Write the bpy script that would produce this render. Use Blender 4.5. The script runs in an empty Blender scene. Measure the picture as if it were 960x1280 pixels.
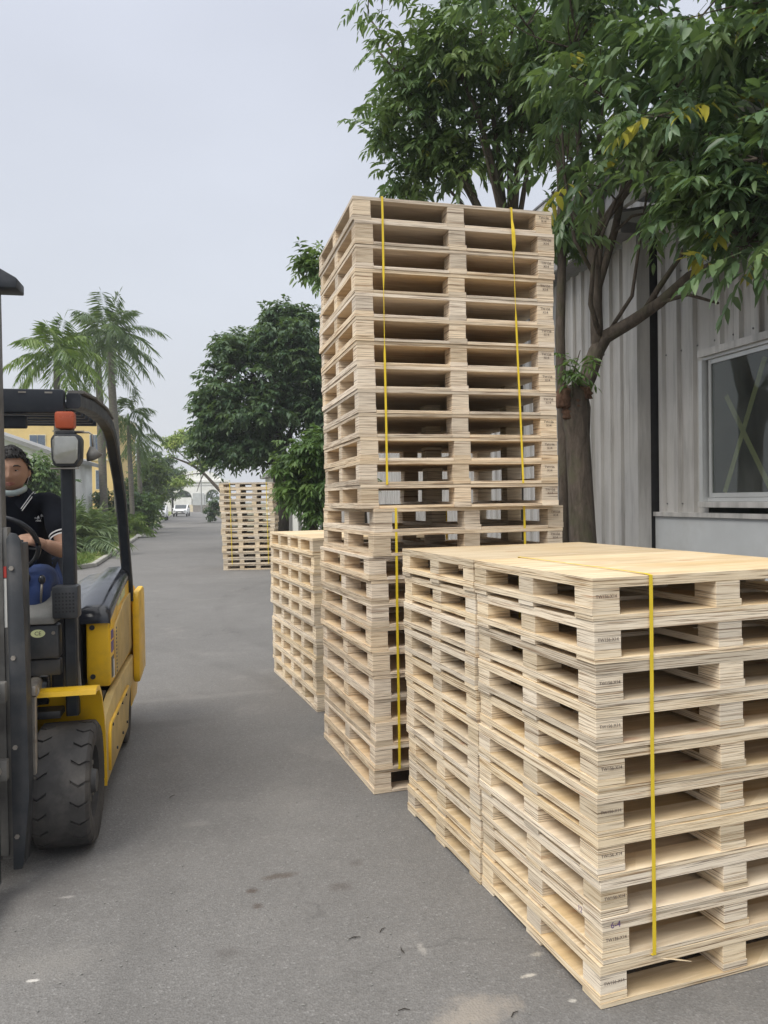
import bpy, bmesh, math, random
import numpy as np
from mathutils import Vector, Matrix, Quaternion
PI = math.pi
R = math.radians
scene = bpy.context.scene
COL = scene.collection
rnd = random.Random(7)

# ------------------------------------------------------------------ camera
F, PT, RL, H = 968.0, -0.0158, 0.0146, 1.70
cam_d = bpy.data.cameras.new('camera'); cam = bpy.data.objects.new('camera', cam_d); COL.objects.link(cam)
cam.location = (0, 0, H)
cam.rotation_mode = 'QUATERNION'
cam.rotation_quaternion = (Matrix.Rotation(PI/2+PT, 3, 'X') @ Matrix.Rotation(-RL, 3, 'Z')).to_quaternion()
cam_d.sensor_fit = 'VERTICAL'; cam_d.sensor_height = 36; cam_d.sensor_width = 27
cam_d.lens = 36*F/1280; cam_d.clip_start = .05; cam_d.clip_end = 3000
scene.camera = cam

def ray(x, y):
    X, Y = x-480, 640-y
    cr, sr, cp, sp = math.cos(RL), math.sin(RL), math.cos(PT), math.sin(PT)
    a = (X*cr+Y*sr)/F; v = (-X*sr+Y*cr)/F
    return Vector((a, cp-v*sp, sp+v*cp))
def at(x, y, Y):
    r = ray(x, y); return Vector((0, 0, H)) + r*(Y/r.y)
SD = R(14)
US = Vector((-math.sin(SD), math.cos(SD), 0)); VS = Vector((math.cos(SD), math.sin(SD), 0))
def st(t, w, z=0): return US*t + VS*w + Vector((0, 0, z))

# ------------------------------------------------------------------ materials
MAT = {}
def nm(name):
    m = bpy.data.materials.new(name); m.use_nodes = True
    nt = m.node_tree; b = nt.nodes['Principled BSDF']; MAT[name] = m
    return m, nt, b
def N(nt, t, **kw):
    n = nt.nodes.new(t)
    for k, v in kw.items():
        if k in n.inputs: n.inputs[k].default_value = v
        else: setattr(n, k, v)
    return n
def ramp(nt, stops, fac=None):
    n = nt.nodes.new('ShaderNodeValToRGB'); e = n.color_ramp.elements
    while len(e) < len(stops): e.new(.5)
    for i, (p, c) in enumerate(stops):
        e[i].position = p; e[i].color = (c[0], c[1], c[2], 1) if hasattr(c, '__len__') else (c, c, c, 1)
    if fac is not None: nt.links.new(fac, n.inputs[0])
    return n
def mixc(nt, fac, a, b, mode='MIX'):
    n = nt.nodes.new('ShaderNodeMix'); n.data_type = 'RGBA'; n.blend_type = mode
    for s, v in ((0, fac), (6, a), (7, b)):
        if hasattr(v, 'is_output'): nt.links.new(v, n.inputs[s])
        elif s == 0: n.inputs[0].default_value = v
        else: n.inputs[s].default_value = (v[0], v[1], v[2], 1)
    return n.outputs[2]
def mth(nt, op, a, b=0.0, clamp=False):
    n = nt.nodes.new('ShaderNodeMath'); n.operation = op; n.use_clamp = clamp
    for s, v in ((0, a), (1, b)):
        if hasattr(v, 'is_output'): nt.links.new(v, n.inputs[s])
        else: n.inputs[s].default_value = v
    return n.outputs[0]
def coords(nt, scale=(1, 1, 1), kind='Object', loc=None):
    tc = nt.nodes.new('ShaderNodeTexCoord'); mp = nt.nodes.new('ShaderNodeMapping')
    nt.links.new(tc.outputs[kind], mp.inputs[0]); mp.inputs['Scale'].default_value = scale
    if loc is not None: mp.inputs['Location'].default_value = loc
    return mp.outputs[0]
def noise(nt, vec, scale=5, detail=4, rough=.55, dist=0.0):
    n = N(nt, 'ShaderNodeTexNoise', Scale=scale, Detail=detail, Roughness=rough, Distortion=dist)
    if vec is not None: nt.links.new(vec, n.inputs['Vector'])
    return n.outputs[0]
def bump(nt, b, h, s=.3, d=.01):
    n = N(nt, 'ShaderNodeBump', Strength=s, Distance=d); nt.links.new(h, n.inputs['Height']); nt.links.new(n.outputs[0], b.inputs['Normal'])
def simple(name, col, rough=.5, metal=0, var=.12, scale=6, spec=.5, dirt=None, dscale=3, bmp=0, bs=60):
    m, nt, b = nm(name)
    v = coords(nt)
    n1 = noise(nt, v, scale, 5)
    c0 = [max(0, c*(1-var)) for c in col]; c1 = [min(1, c*(1+var)) for c in col]
    out = ramp(nt, [(.3, c0), (.7, c1)], n1).outputs[0]
    if dirt:
        n2 = ramp(nt, [(.48, 0), (.72, 1)], noise(nt, v, dscale, 7, .65)).outputs[0]
        out = mixc(nt, mth(nt, 'MULTIPLY', n2, dirt[3]), out, dirt[:3])
    nt.links.new(out, b.inputs['Base Color'])
    b.inputs['Metallic'].default_value = metal; b.inputs['Specular IOR Level'].default_value = spec
    rr = ramp(nt, [(.3, max(0, rough-.08)), (.7, min(1, rough+.1))], noise(nt, v, scale*2.3, 4)); nt.links.new(rr.outputs[0], b.inputs['Roughness'])
    if bmp: bump(nt, b, noise(nt, v, bs, 4), bmp, .004)
    return m

def wood_mat(name, base, light, brown, redk):
    """plywood: layered plies on the edges, streaky veneer on faces"""
    m, nt, b = nm(name)
    tc = nt.nodes.new('ShaderNodeTexCoord'); oi = nt.nodes.new('ShaderNodeObjectInfo'); ge = nt.nodes.new('ShaderNodeNewGeometry')
    off = nt.nodes.new('ShaderNodeVectorMath'); off.operation = 'ADD'
    sc = nt.nodes.new('ShaderNodeVectorMath'); sc.operation = 'SCALE'; sc.inputs[0].default_value = (7.3, 3.1, 5.7)
    nt.links.new(oi.outputs['Random'], sc.inputs['Scale']); nt.links.new(tc.outputs['Object'], off.inputs[0]); nt.links.new(sc.outputs[0], off.inputs[1])
    def mp(s):
        q = nt.nodes.new('ShaderNodeMapping'); q.inputs['Scale'].default_value = s; nt.links.new(off.outputs[0], q.inputs[0]); return q.outputs[0]
    # plies
    n1 = noise(nt, mp((2.8, 2.8, 190)), 1.0, 3, .66)
    n2 = noise(nt, mp((3.2, 3.2, 360)), 1.0, 2, .6)
    n3 = noise(nt, mp((9, 9, 60)), 1.0, 3, .6)
    ply = ramp(nt, [(.36, brown), (.41, base), (.47, light), (.58, light), (.64, base), (.70, redk)], n1).outputs[0]
    ply = mixc(nt, ramp(nt, [(.37, .95), (.435, 0)], n2).outputs[0], ply, [c*.52 for c in brown])
    ply = mixc(nt, ramp(nt, [(.5, 0), (.75, .4)], n3).outputs[0], ply, base)
    # veneer face
    g1 = noise(nt, mp((3, 26, 3)), 1.0, 5, .6, .6)
    g2 = noise(nt, mp((1.6, 3.2, 1.6)), 1.0, 3)
    ven = ramp(nt, [(.3, [c*.8 for c in base]), (.5, base), (.68, light)], g1).outputs[0]
    pt = nt.nodes.new('ShaderNodeTexVoronoi'); pt.inputs['Scale'].default_value = 1.0; nt.links.new(mp((1.1, 3.4, 1.1)), pt.inputs['Vector']); psp = nt.nodes.new('ShaderNodeSeparateColor'); nt.links.new(pt.outputs['Color'], psp.inputs[0])
    ven = mixc(nt, ramp(nt, [(0, .45), (.45, 0)], psp.outputs[0]).outputs[0], ven, [light[0]*1.06, light[1]*1.08, light[2]*1.08])
    ven = mixc(nt, ramp(nt, [(.4, 0), (.7, .5)], g2).outputs[0], ven, [base[0]*1.02, base[1]*.9, base[2]*.68])
    kn = nt.nodes.new('ShaderNodeTexVoronoi'); kn.inputs['Scale'].default_value = 1.0; nt.links.new(mp((2.0, 5.5, 2.0)), kn.inputs['Vector'])
    ven = mixc(nt, ramp(nt, [(.06, .8), (.12, 0)], kn.outputs['Distance']).outputs[0], ven, redk)
    sep = nt.nodes.new('ShaderNodeSeparateXYZ'); nt.links.new(ge.outputs['Normal'], sep.inputs[0])
    nz = mth(nt, 'GREATER_THAN', mth(nt, 'ABSOLUTE', sep.outputs[2]), .6)
    col = mixc(nt, nz, ply, ven)
    hs = nt.nodes.new('ShaderNodeHueSaturation'); nt.links.new(col, hs.inputs['Color'])
    w = ramp(nt, [(0, .74), (.5, .98), (1, 1.1)], oi.outputs['Random']); nt.links.new(w.outputs[0], hs.inputs['Value'])
    s2 = mth(nt, 'FRACT', mth(nt, 'MULTIPLY', oi.outputs['Random'], 17.3))
    w2 = ramp(nt, [(0, .82), (1, 1.22)], s2); nt.links.new(w2.outputs[0], hs.inputs['Saturation'])
    nt.links.new(hs.outputs[0], b.inputs['Base Color'])
    b.inputs['Roughness'].default_value = .72; b.inputs['Specular IOR Level'].default_value = .25
    bump(nt, b, n1, .35, .003)
    return m
wood_mat('plywood', (.64, .52, .365), (.82, .71, .545), (.36, .25, .16), (.52, .33, .22))
wood_mat('plywood_pink', (.63, .505, .37), (.78, .665, .51), (.35, .245, .165), (.50, .33, .235))

def leaf_mat(name, dark, light, yellow=None, gloss=.4, yfrac=.985):
    m, nt, b = nm(name)
    at_ = nt.nodes.new('ShaderNodeAttribute'); at_.attribute_name = 'tint'
    st_ = [(0, dark), (.75, light)]
    if yellow: st_ += [(yfrac-.01, light), (yfrac, yellow)]
    col = ramp(nt, st_, at_.outputs['Fac']).outputs[0]
    v = coords(nt); c2 = mixc(nt, ramp(nt, [(.35, 0), (.7, .4)], noise(nt, v, 2.2, 3)).outputs[0], col, [c*.75 for c in dark])
    c2 = mixc(nt, ramp(nt, [(.48, 0), (.72, .6)], noise(nt, coords(nt, (1, 1, 1), 'Object', (7, 3, 1)), 1.7, 3)).outputs[0], c2, (light[0]*1.5, light[1]*1.25, light[2]*.8))
    nt.links.new(c2, b.inputs['Base Color']); b.inputs['Roughness'].default_value = gloss; b.inputs['Specular IOR Level'].default_value = .45
    tr = nt.nodes.new('ShaderNodeBsdfTranslucent'); nt.links.new(mixc(nt, .5, c2, (.22, .34, .04)), tr.inputs[0])
    mx = nt.nodes.new('ShaderNodeMixShader'); mx.inputs[0].default_value = .30
    nt.links.new(b.outputs[0], mx.inputs[1]); nt.links.new(tr.outputs[0], mx.inputs[2])
    nt.links.new(mx.outputs[0], nt.nodes['Material Output'].inputs[0])
    return m
leaf_mat('leaf_near', (.055, .11, .060), (.155, .245, .12), (.55, .48, .06), .36)
leaf_mat('leaf_dark', (.032, .075, .042), (.09, .155, .075), None, .5)
leaf_mat('leaf_bright', (.045, .10, .030), (.115, .205, .055), None, .5)
leaf_mat('leaf_mid', (.065, .125, .055), (.17, .26, .10), (.28, .30, .05), .45, .97)
leaf_mat('leaf_palm', (.085, .145, .075), (.25, .33, .18), None, .4)
leaf_mat('leaf_royal', (.045, .09, .042), (.13, .20, .085), None, .45)
leaf_mat('leaf_palm_yellow', (.075, .15, .03), (.20, .30, .06), None, .4)
leaf_mat('leaf_olive', (.05, .09, .03), (.13, .19, .06), None, .5)
leaf_mat('leaf_spring', (.14, .24, .05), (.36, .46, .14), None, .6)
leaf_mat('grass_blade', (.06, .12, .025), (.17, .24, .06), (.3, .27, .12), .7, .9)

def bark(name, c, sc=(6, 6, 1.5)):
    m, nt, b = nm(name)
    v = coords(nt, sc); n1 = noise(nt, v, 3, 8, .7, .5); n2 = noise(nt, coords(nt), 4, 4)
    col = ramp(nt, [(.3, [x*.45 for x in c]), (.55, c), (.75, [x*1.5 for x in c])], n1).outputs[0]
    col = mixc(nt, ramp(nt, [(.5, 0), (.7, .6)], n2).outputs[0], col, (c[0]*.9, c[1]*1.15, c[2]*.8))
    nt.links.new(col, b.inputs['Base Color']); b.inputs['Roughness'].default_value = .9; b.inputs['Specular IOR Level'].default_value = .2
    bump(nt, b, n1, .7, .02)
bark('bark_brown', (.105, .086, .070)); bark('bark_grey', (.17, .155, .135), (2, 2, 14)); bark('bark_dark', (.05, .042, .035)); bark('bark_red', (.13, .075, .05), (10, 10, 5))
simple('palm_shaft', (.13, .2, .08), .5)

# asphalt
m, nt, b = nm('asphalt')
v = coords(nt)
big = noise(nt, v, .45, 5, .6); mid = noise(nt, v, 3.2, 6, .65); fine = noise(nt, v, 130, 3, .7)
col = ramp(nt, [(.30, (.172, .165, .158)), (.7, (.240, .231, .221))], big).outputs[0]
col = mixc(nt, ramp(nt, [(.35, .45), (.65, 0)], mid).outputs[0], col, (.146, .139, .132))
vo = N(nt, 'ShaderNodeTexVoronoi', Scale=115.0); nt.links.new(v, vo.inputs['Vector'])
vsep = nt.nodes.new('ShaderNodeSeparateColor'); nt.links.new(vo.outputs['Color'], vsep.inputs[0])
agg = ramp(nt, [(0, .095), (.5, .165), (.9, .195), (.97, .26), (1, .34)], vsep.outputs[0]).outputs[0]
col = mixc(nt, .38, col, agg)
col = mixc(nt, mth(nt, 'MULTIPLY', ramp(nt, [(.40, 1), (.60, 0)], fine).outputs[0], .35), col, (.08, .078, .075))
# pale dust patches and dried cement
dust = mth(nt, 'MULTIPLY', ramp(nt, [(.56, 0), (.74, 1)], noise(nt, v, 1.3, 9, .72)).outputs[0], .38)
col = mixc(nt, dust, col, (.30, .285, .265))
speck = ramp(nt, [(.735, 0), (.77, 1)], noise(nt, v, 14, 6, .7)).outputs[0]
col = mixc(nt, mth(nt, 'MULTIPLY', speck, .45), col, (.42, .40, .37))
def spot(nt, v, x, y, rx, ry, ang=0, nz=4.0, amt=.5):
    mp = nt.nodes.new('ShaderNodeMapping'); mp.vector_type = 'TEXTURE'; nt.links.new(v, mp.inputs[0])
    mp.inputs['Location'].default_value = (x, y, 0); mp.inputs['Rotation'].default_value = (0, 0, ang); mp.inputs['Scale'].default_value = (rx, ry, 1)
    ln = nt.nodes.new('ShaderNodeVectorMath'); ln.operation = 'LENGTH'; nt.links.new(mp.outputs[0], ln.inputs[0])
    d = mth(nt, 'ADD', ln.outputs['Value'], mth(nt, 'MULTIPLY', mth(nt, 'SUBTRACT', noise(nt, v, 1.1/max(rx, .02)+3, 7, .75), .5), 2.2))
    return mth(nt, 'MULTIPLY', ramp(nt, [(.35, 1), (1.0, 0)], d).outputs[0], amt)
for (px, py, rx, ry, amt, c) in [(200, 905, .5, .12, .28, (.10, .095, .09)), (260, 870, .9, .1, .22, (.25, .24, .23)), (360, 1000, .25, .4, .22, (.25, .24, .225)), (60, 1200, .3, .12, .3, (.23, .22, .205)), (348, 1095, .10, .035, .6, (.075, .055, .042)), (315, 1113, .035, .03, .7, (.07, .05, .04)), (322, 1132, .03, .03, .6, (.07, .05, .04)),
        (425, 1108, .07, .05, .4, (.07, .055, .048)), (285, 1190, .06, .05, .3, (.06, .05, .045)), (445, 1078, .05, .04, .3, (.07, .055, .048)),
        (600, 1262, .16, .10, .75, (.29, .26, .225)), (575, 1285, .14, .09, .6, (.30, .27, .235)), (660, 1219, .035, .012, .9, (.48, .45, .40)), (41, 1225, .03, .012, .9, (.55, .53, .5)),
        (82, 1121, .04, .015, .6, (.42, .4, .38)), (527, 1185, .02, .05, .5, (.40, .38, .35)), (716, 1250, .02, .012, .8, (.5, .48, .44)), (672, 1192, .03, .018, .6, (.45, .42, .36)),
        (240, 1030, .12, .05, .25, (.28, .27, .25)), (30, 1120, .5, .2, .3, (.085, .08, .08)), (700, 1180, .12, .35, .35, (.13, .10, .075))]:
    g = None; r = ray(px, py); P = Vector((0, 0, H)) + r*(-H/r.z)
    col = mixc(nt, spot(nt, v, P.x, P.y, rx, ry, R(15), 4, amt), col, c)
# fine cracks far along the road and the tyre-worn band
ck = N(nt, 'ShaderNodeTexVoronoi', Scale=.55, feature='DISTANCE_TO_EDGE')
cv = nt.nodes.new('ShaderNodeVectorMath'); cv.operation = 'ADD'; nt.links.new(v, cv.inputs[0])
nn = N(nt, 'ShaderNodeTexNoise', Scale=2.0, Detail=6.0); nt.links.new(v, nn.inputs['Vector']); nt.links.new(nn.outputs['Color'], cv.inputs[1]); nt.links.new(cv.outputs[0], ck.inputs['Vector'])
crk = mth(nt, 'MULTIPLY', ramp(nt, [(.003, .35), (.007, 0)], ck.outputs['Distance']).outputs[0], ramp(nt, [(.5, 0), (.62, 1)], noise(nt, v, .55, 2)).outputs[0])
col = mixc(nt, crk, col, (.045, .043, .042))
for (cx_, cy_, rad_) in ((-9.5, 2.0, 8.6), (-9.2, 1.6, 9.9), (6.5, 14, 9.3), (6.2, 14.4, 8.1)):
    sb = nt.nodes.new('ShaderNodeVectorMath'); sb.operation = 'DISTANCE'; nt.links.new(v, sb.inputs[0]); sb.inputs[1].default_value = (cx_, cy_, 0)
    dd_ = mth(nt, 'ABSOLUTE', mth(nt, 'SUBTRACT', sb.outputs['Value'], rad_))
    col = mixc(nt, mth(nt, 'MULTIPLY', ramp(nt, [(.05, .22), (.13, 0)], dd_).outputs[0], ramp(nt, [(.4, 0), (.6, 1)], noise(nt, v, 1.1, 6, .7)).outputs[0]), col, (.085, .082, .08))
nt.links.new(col, b.inputs['Base Color']); b.inputs['Roughness'].default_value = .88; b.inputs['Specular IOR Level'].default_value = .3
hh = mth(nt, 'ADD', vo.outputs['Distance'], mth(nt, 'MULTIPLY', mid, .4)); bump(nt, b, hh, .45, .006)

simple('soil', (.13, .12, .075), .95, 0, .4, 2, dirt=(.08, .12, .03, .8), dscale=1.2)
simple('concrete', (.36, .35, .33), .9, 0, .12, 3, dirt=(.22, .21, .19, .6), dscale=.7, bmp=.2)
simple('kerb_stone', (.36, .35, .32), .9, 0, .2, 4, dirt=(.12, .11, .09, .7), dscale=1.5)
simple('turf', (.16, .20, .055), .95, 0, .4, 3, dirt=(.20, .18, .09, .7), dscale=1)
# corrugated steel with streaky grime
def steel(name, c):
    m, nt, b = nm(name)
    v1 = coords(nt, (3, 3, .35)); v2 = coords(nt)
    n1 = noise(nt, v1, 2.2, 7, .65); n2 = noise(nt, v2, .9, 6, .6); n3 = noise(nt, coords(nt, (14, 14, .5)), 1, 4)
    col = ramp(nt, [(.3, [x*.66 for x in c]), (.5, c), (.72, [x*1.16 for x in c])], n1).outputs[0]
    col = mixc(nt, ramp(nt, [(.45, 0), (.75, .55)], n2).outputs[0], col, [c[0]*.72, c[1]*.70, c[2]*.66])
    col = mixc(nt, ramp(nt, [(.6, 0), (.74, .5)], n3).outputs[0], col, (.14, .115, .09))
    nt.links.new(col, b.inputs['Base Color']); b.inputs['Metallic'].default_value = .15; b.inputs['Roughness'].default_value = .55
    bump(nt, b, noise(nt, v2, 9, 4), .12, .01)
steel('steel_sheet', (.47, .46, .445)); steel('steel_trim', (.50, .49, .475)); steel('steel_dark', (.20, .20, .205))
simple('gap_dark', (.02, .02, .022), .8)
simple('plinth_paint', (.47, .49, .50), .75, 0, .08, 2, dirt=(.30, .29, .27, .5), dscale=1.1, bmp=.15)
simple('aluminium', (.55, .56, .56), .4, .5, .06, 5)
simple('white_wall', (.80, .80, .78), .85, 0, .06, 1.5, dirt=(.45, .44, .41, .5), dscale=.6)
simple('yellow_wall', (.68, .50, .22), .85, 0, .06, 1.5, dirt=(.50, .38, .2, .5), dscale=.5)
simple('window_blue', (.10, .13, .19), .25, 0, .2, 1); simple('cream_paint', (.66, .58, .42), .85)
simple('roof_grey', (.28, .28, .28), .8, 0, .15, 2); simple('low_wall', (.24, .22, .20), .9, 0, .15, 2)
simple('interior', (.26, .28, .26), .9, 0, .4, 1.2)
simple('tape_yellow', (.9, .76, .38), .6, 0, .1, 8)
m, nt, b = nm('window_glass')
b.inputs['Base Color'].default_value = (.55, .6, .58, 1); b.inputs['Roughness'].default_value = .06; b.inputs['Transmission Weight'].default_value = 0
tr = nt.nodes.new('ShaderNodeBsdfTransparent'); tr.inputs[0].default_value = (.60, .66, .62, 1)
gl = nt.nodes.new('ShaderNodeBsdfGlossy'); gl.inputs['Roughness'].default_value = .03
df = nt.nodes.new('ShaderNodeBsdfDiffuse'); df.inputs[0].default_value = (.30, .31, .30, 1)
mx = nt.nodes.new('ShaderNodeMixShader'); mx.inputs[0].default_value = .07; nt.links.new(tr.outputs[0], mx.inputs[1]); nt.links.new(gl.outputs[0], mx.inputs[2])
mx2 = nt.nodes.new('ShaderNodeMixShader'); nt.links.new(ramp(nt, [(.35, .07), (.75, .20)], noise(nt, coords(nt), 2.2, 6)).outputs[0], mx2.inputs[0])
nt.links.new(mx.outputs[0], mx2.inputs[1]); nt.links.new(df.outputs[0], mx2.inputs[2]); nt.links.new(mx2.outputs[0], nt.nodes['Material Output'].inputs[0])
# forklift
simple('yellow_paint', (.86, .52, .018), .38, 0, .06, 3, dirt=(.30, .19, .05, .5), dscale=3.5, bmp=.03, bs=30)
simple('yellow_dusty', (.56, .41, .16), .6, 0, .1, 4, dirt=(.30, .22, .10, .6), dscale=3)
simple('dark_brown', (.13, .085, .035), .8, 0, .3, 6, dirt=(.05, .045, .04, .7), dscale=6); simple('dark_paint', (.030, .034, .040), .45, 0, .25, 5, dirt=(.09, .085, .08, .6), dscale=5, bmp=.05)
simple('navy_paint', (.012, .017, .026), .5, 0, .25, 5, dirt=(.06, .062, .066, .5), dscale=5)
simple('worn_grey', (.15, .145, .135), .55, .2, .3, 6, dirt=(.06, .055, .05, .7), dscale=7)
simple('gloss_black', (.020, .022, .028), .16, 0, .2, 5, dirt=(.10, .10, .10, .3), dscale=4)
simple('rubber', (.045, .043, .042), .8, 0, .2, 8, dirt=(.12, .11, .10, .7), dscale=5, bmp=.3, bs=40)
simple('rim_steel', (.10, .10, .10), .6, .3, .2, 8, dirt=(.05, .05, .05, .5))
simple('bare_steel', (.38, .35, .31), .4, .7, .2, 10, dirt=(.14, .10, .07, .6), dscale=9)
simple('amber_lens', (.45, .085, .03), .3, 0, .15, 8); simple('sticker_white', (.72, .72, .68), .5); simple('sticker_red', (.5, .05, .04), .5)
simple('sticker_lime', (.62, .66, .36), .5); simple('decal_purple', (.09, .06, .22), .5); simple('ink', (.05, .04, .045), .9); simple('ink_faded', (.13, .10, .09), .95)
simple('marker_purple', (.13, .07, .22), .9)
m = simple('lamp_lens', (.36, .36, .33), .10, .55, .12, 14, bmp=.4, bs=25)
simple('dusty_panel', (.20, .20, .19), .85, 0, .25, 8, dirt=(.32, .31, .29, .7), dscale=6)
simple('strap_yellow', (.74, .55, .03), .42, 0, .06, 10)
# person
simple('skin', (.46, .27, .185), .55, 0, .06, 10); simple('lips', (.36, .15, .12), .5); simple('hair', (.012, .011, .012), .55, 0, .3, 60, bmp=.6, bs=90)
simple('shirt_black', (.009, .011, .017), .95, 0, .4, 7, spec=.2, bmp=1.0, bs=11); simple('trim_white', (.72, .72, .72), .8); simple('trousers_blue', (.026, .050, .15), .9, 0, .35, 9, dirt=(.012, .022, .06, .7), dscale=8, bmp=1.0, bs=14)
simple('eye_white', (.6, .58, .55), .3); simple('mask_blue', (.42, .50, .50), .8, 0, .08, 20)
# cars
simple('car_white', (.75, .76, .77), .25, 0, .03, 2); simple('car_glass', (.04, .05, .06), .08, 0, .1, 2); simple('car_tyre', (.03, .03, .03), .8)
simple('car_black', (.03, .03, .035), .5); simple('car_lamp', (.6, .62, .65), .15, .3, .1, 5)

# ------------------------------------------------------------------ mesh helpers
class MB:
    def __init__(s): s.bm = bmesh.new()
    def box(s, c, d, rot=None, bev=0):
        M = Matrix.Translation(Vector(c)) @ (rot.to_4x4() if rot is not None else Matrix.Identity(4)) @ Matrix.Diagonal((d[0], d[1], d[2], 1))
        r = bmesh.ops.create_cube(s.bm, size=1, matrix=M)
        if bev:
            es = list({e for v in r['verts'] for e in v.link_edges})
            bmesh.ops.bevel(s.bm, geom=es, offset=bev, segments=2, affect='EDGES', profile=.5)
        return s
    def span(s, a, b, bev=0):
        a, b = Vector(a), Vector(b); return s.box((a+b)/2, [abs(x) for x in (b-a)], None, bev)
    def tube(s, pts, rad, seg=10, cap=True, flat=None):
        pts = [Vector(p) for p in pts]; n = len(pts)
        if not hasattr(rad, '__len__'): rad = [rad]*n
        rings = []; ref = None
        for i, p in enumerate(pts):
            t = (pts[min(i+1, n-1)] - pts[max(i-1, 0)]).normalized()
            if ref is None:
                ref = t.orthogonal().normalized() if flat is None else (Vector(flat) - t*t.dot(Vector(flat))).normalized()
            else: ref = (ref - t*t.dot(ref)).normalized()
            bn = t.cross(ref)
            rings.append([s.bm.verts.new(p + (ref*math.cos(2*PI*k/seg) + bn*math.sin(2*PI*k/seg))*rad[i]) for k in range(seg)])
        for i in range(n-1):
            for k in range(seg):
                s.bm.faces.new((rings[i][k], rings[i][(k+1) % seg], rings[i+1][(k+1) % seg], rings[i+1][k]))
        if cap: s.bm.faces.new(rings[0][::-1]); s.bm.faces.new(rings[-1])
        return s
    def rail(s, pts, w, h, side=(1, 0, 0)):
        """rectangular bar swept along pts, w along 'side'"""
        pts = [Vector(p) for p in pts]; n = len(pts); side = Vector(side).normalized(); rings = []
        for i, p in enumerate(pts):
            t = (pts[min(i+1, n-1)] - pts[max(i-1, 0)]).normalized(); u = t.cross(side).normalized()
            q = []
            for (a, b2) in ((-.5, -.36), (-.36, -.5), (.36, -.5), (.5, -.36), (.5, .36), (.36, .5), (-.36, .5), (-.5, .36)):
                q.append(s.bm.verts.new(p + side*w*a + u*h*b2))
            rings.append(q)
        for i in range(n-1):
            for k in range(8): s.bm.faces.new((rings[i][k], rings[i][(k+1) % 8], rings[i+1][(k+1) % 8], rings[i+1][k]))
        s.bm.faces.new(rings[0][::-1]); s.bm.faces.new(rings[-1]); return s
    def lathe(s, prof, axis='X', seg=32, c=(0, 0, 0)):
        """prof: (offset along axis, radius)"""
        c = Vector(c); rings = []
        for (o, r) in prof:
            q = []
            for k in range(seg):
                a = 2*PI*k/seg; u, v = r*math.cos(a), r*math.sin(a)
                P = {'X': (o, u, v), 'Y': (u, o, v), 'Z': (u, v, o)}[axis]
                q.append(s.bm.verts.new(c + Vector(P)))
            rings.append(q)
        for i in range(len(rings)-1):
            for k in range(seg): s.bm.faces.new((rings[i][k], rings[i][(k+1) % seg], rings[i+1][(k+1) % seg], rings[i+1][k]))
        s.bm.faces.new(rings[0][::-1]); s.bm.faces.new(rings[-1]); return s
    def prism(s, poly, lo, hi, axis='X', bev=0):
        def P(p, o): return {'X': (o, p[0], p[1]), 'Y': (p[0], o, p[1]), 'Z': (p[0], p[1], o)}[axis]
        a = [s.bm.verts.new(P(p, lo)) for p in poly]; b = [s.bm.verts.new(P(p, hi)) for p in poly]; n = len(poly)
        fs = [s.bm.faces.new(a[::-1]), s.bm.faces.new(b)]
        for i in range(n): fs.append(s.bm.faces.new((a[i], a[(i+1) % n], b[(i+1) % n], b[i])))
        if bev:
            es = list({e for f in fs for e in f.edges})
            bmesh.ops.bevel(s.bm, geom=es, offset=bev, segments=2, affect='EDGES', profile=.5)
        return s
    def sheet(s, grid):
        vs = [[s.bm.verts.new(p) for p in row] for row in grid]
        for i in range(len(vs)-1):
            for j in range(len(vs[0])-1): s.bm.faces.new((vs[i][j], vs[i][j+1], vs[i+1][j+1], vs[i+1][j]))
        return s
    def ball(s, c, r, seg=12, rings=8):
        M = Matrix.Translation(Vector(c)) @ Matrix.Diagonal((r[0], r[1], r[2], 1)) if hasattr(r, '__len__') else Matrix.Translation(Vector(c)) @ Matrix.Scale(r, 4)
        bmesh.ops.create_uvsphere(s.bm, u_segments=seg, v_segments=rings, radius=1, matrix=M); return s
    def build(s, name, mat, parent=None, smooth=False, solid=0):
        bmesh.ops.recalc_face_normals(s.bm, faces=s.bm.faces)
        me = bpy.data.meshes.new(name); s.bm.to_mesh(me); s.bm.free()
        o = bpy.data.objects.new(name, me); COL.objects.link(o)
        me.materials.append(MAT[mat] if isinstance(mat, str) else mat)
        if smooth:
            for p in me.polygons: p.use_smooth = True
            if smooth == 'auto':
                try: me.set_sharp_from_angle(angle=R(38))
                except Exception: pass
        if solid:
            md = o.modifiers.new('thickness', 'SOLIDIFY'); md.thickness = solid; md.offset = 0
        if parent is not None: o.parent = parent
        return o
def tag(o, label=None, cat=None, group=None, kind=None):
    if label: o['label'] = label
    if cat: o['category'] = cat
    if group: o['group'] = group
    if kind: o['kind'] = kind
    return o
def empty(name, loc=(0, 0, 0), rz=0):
    o = bpy.data.objects.new(name, None); COL.objects.link(o); o.location = loc; o.rotation_euler = (0, 0, rz); o.empty_display_size = .2; return o
def copy_tree(o, parent=None):
    c = o.copy(); COL.objects.link(c); c.parent = parent
    if parent is not None: c.matrix_parent_inverse = o.matrix_parent_inverse.copy()
    for ch in CH.get(o.name, []): copy_tree(ch, c)
    return c
CH = {}
def index_children():
    CH.clear()
    for o in bpy.data.objects:
        if o.parent: CH.setdefault(o.parent.name, []).append(o)
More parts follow.
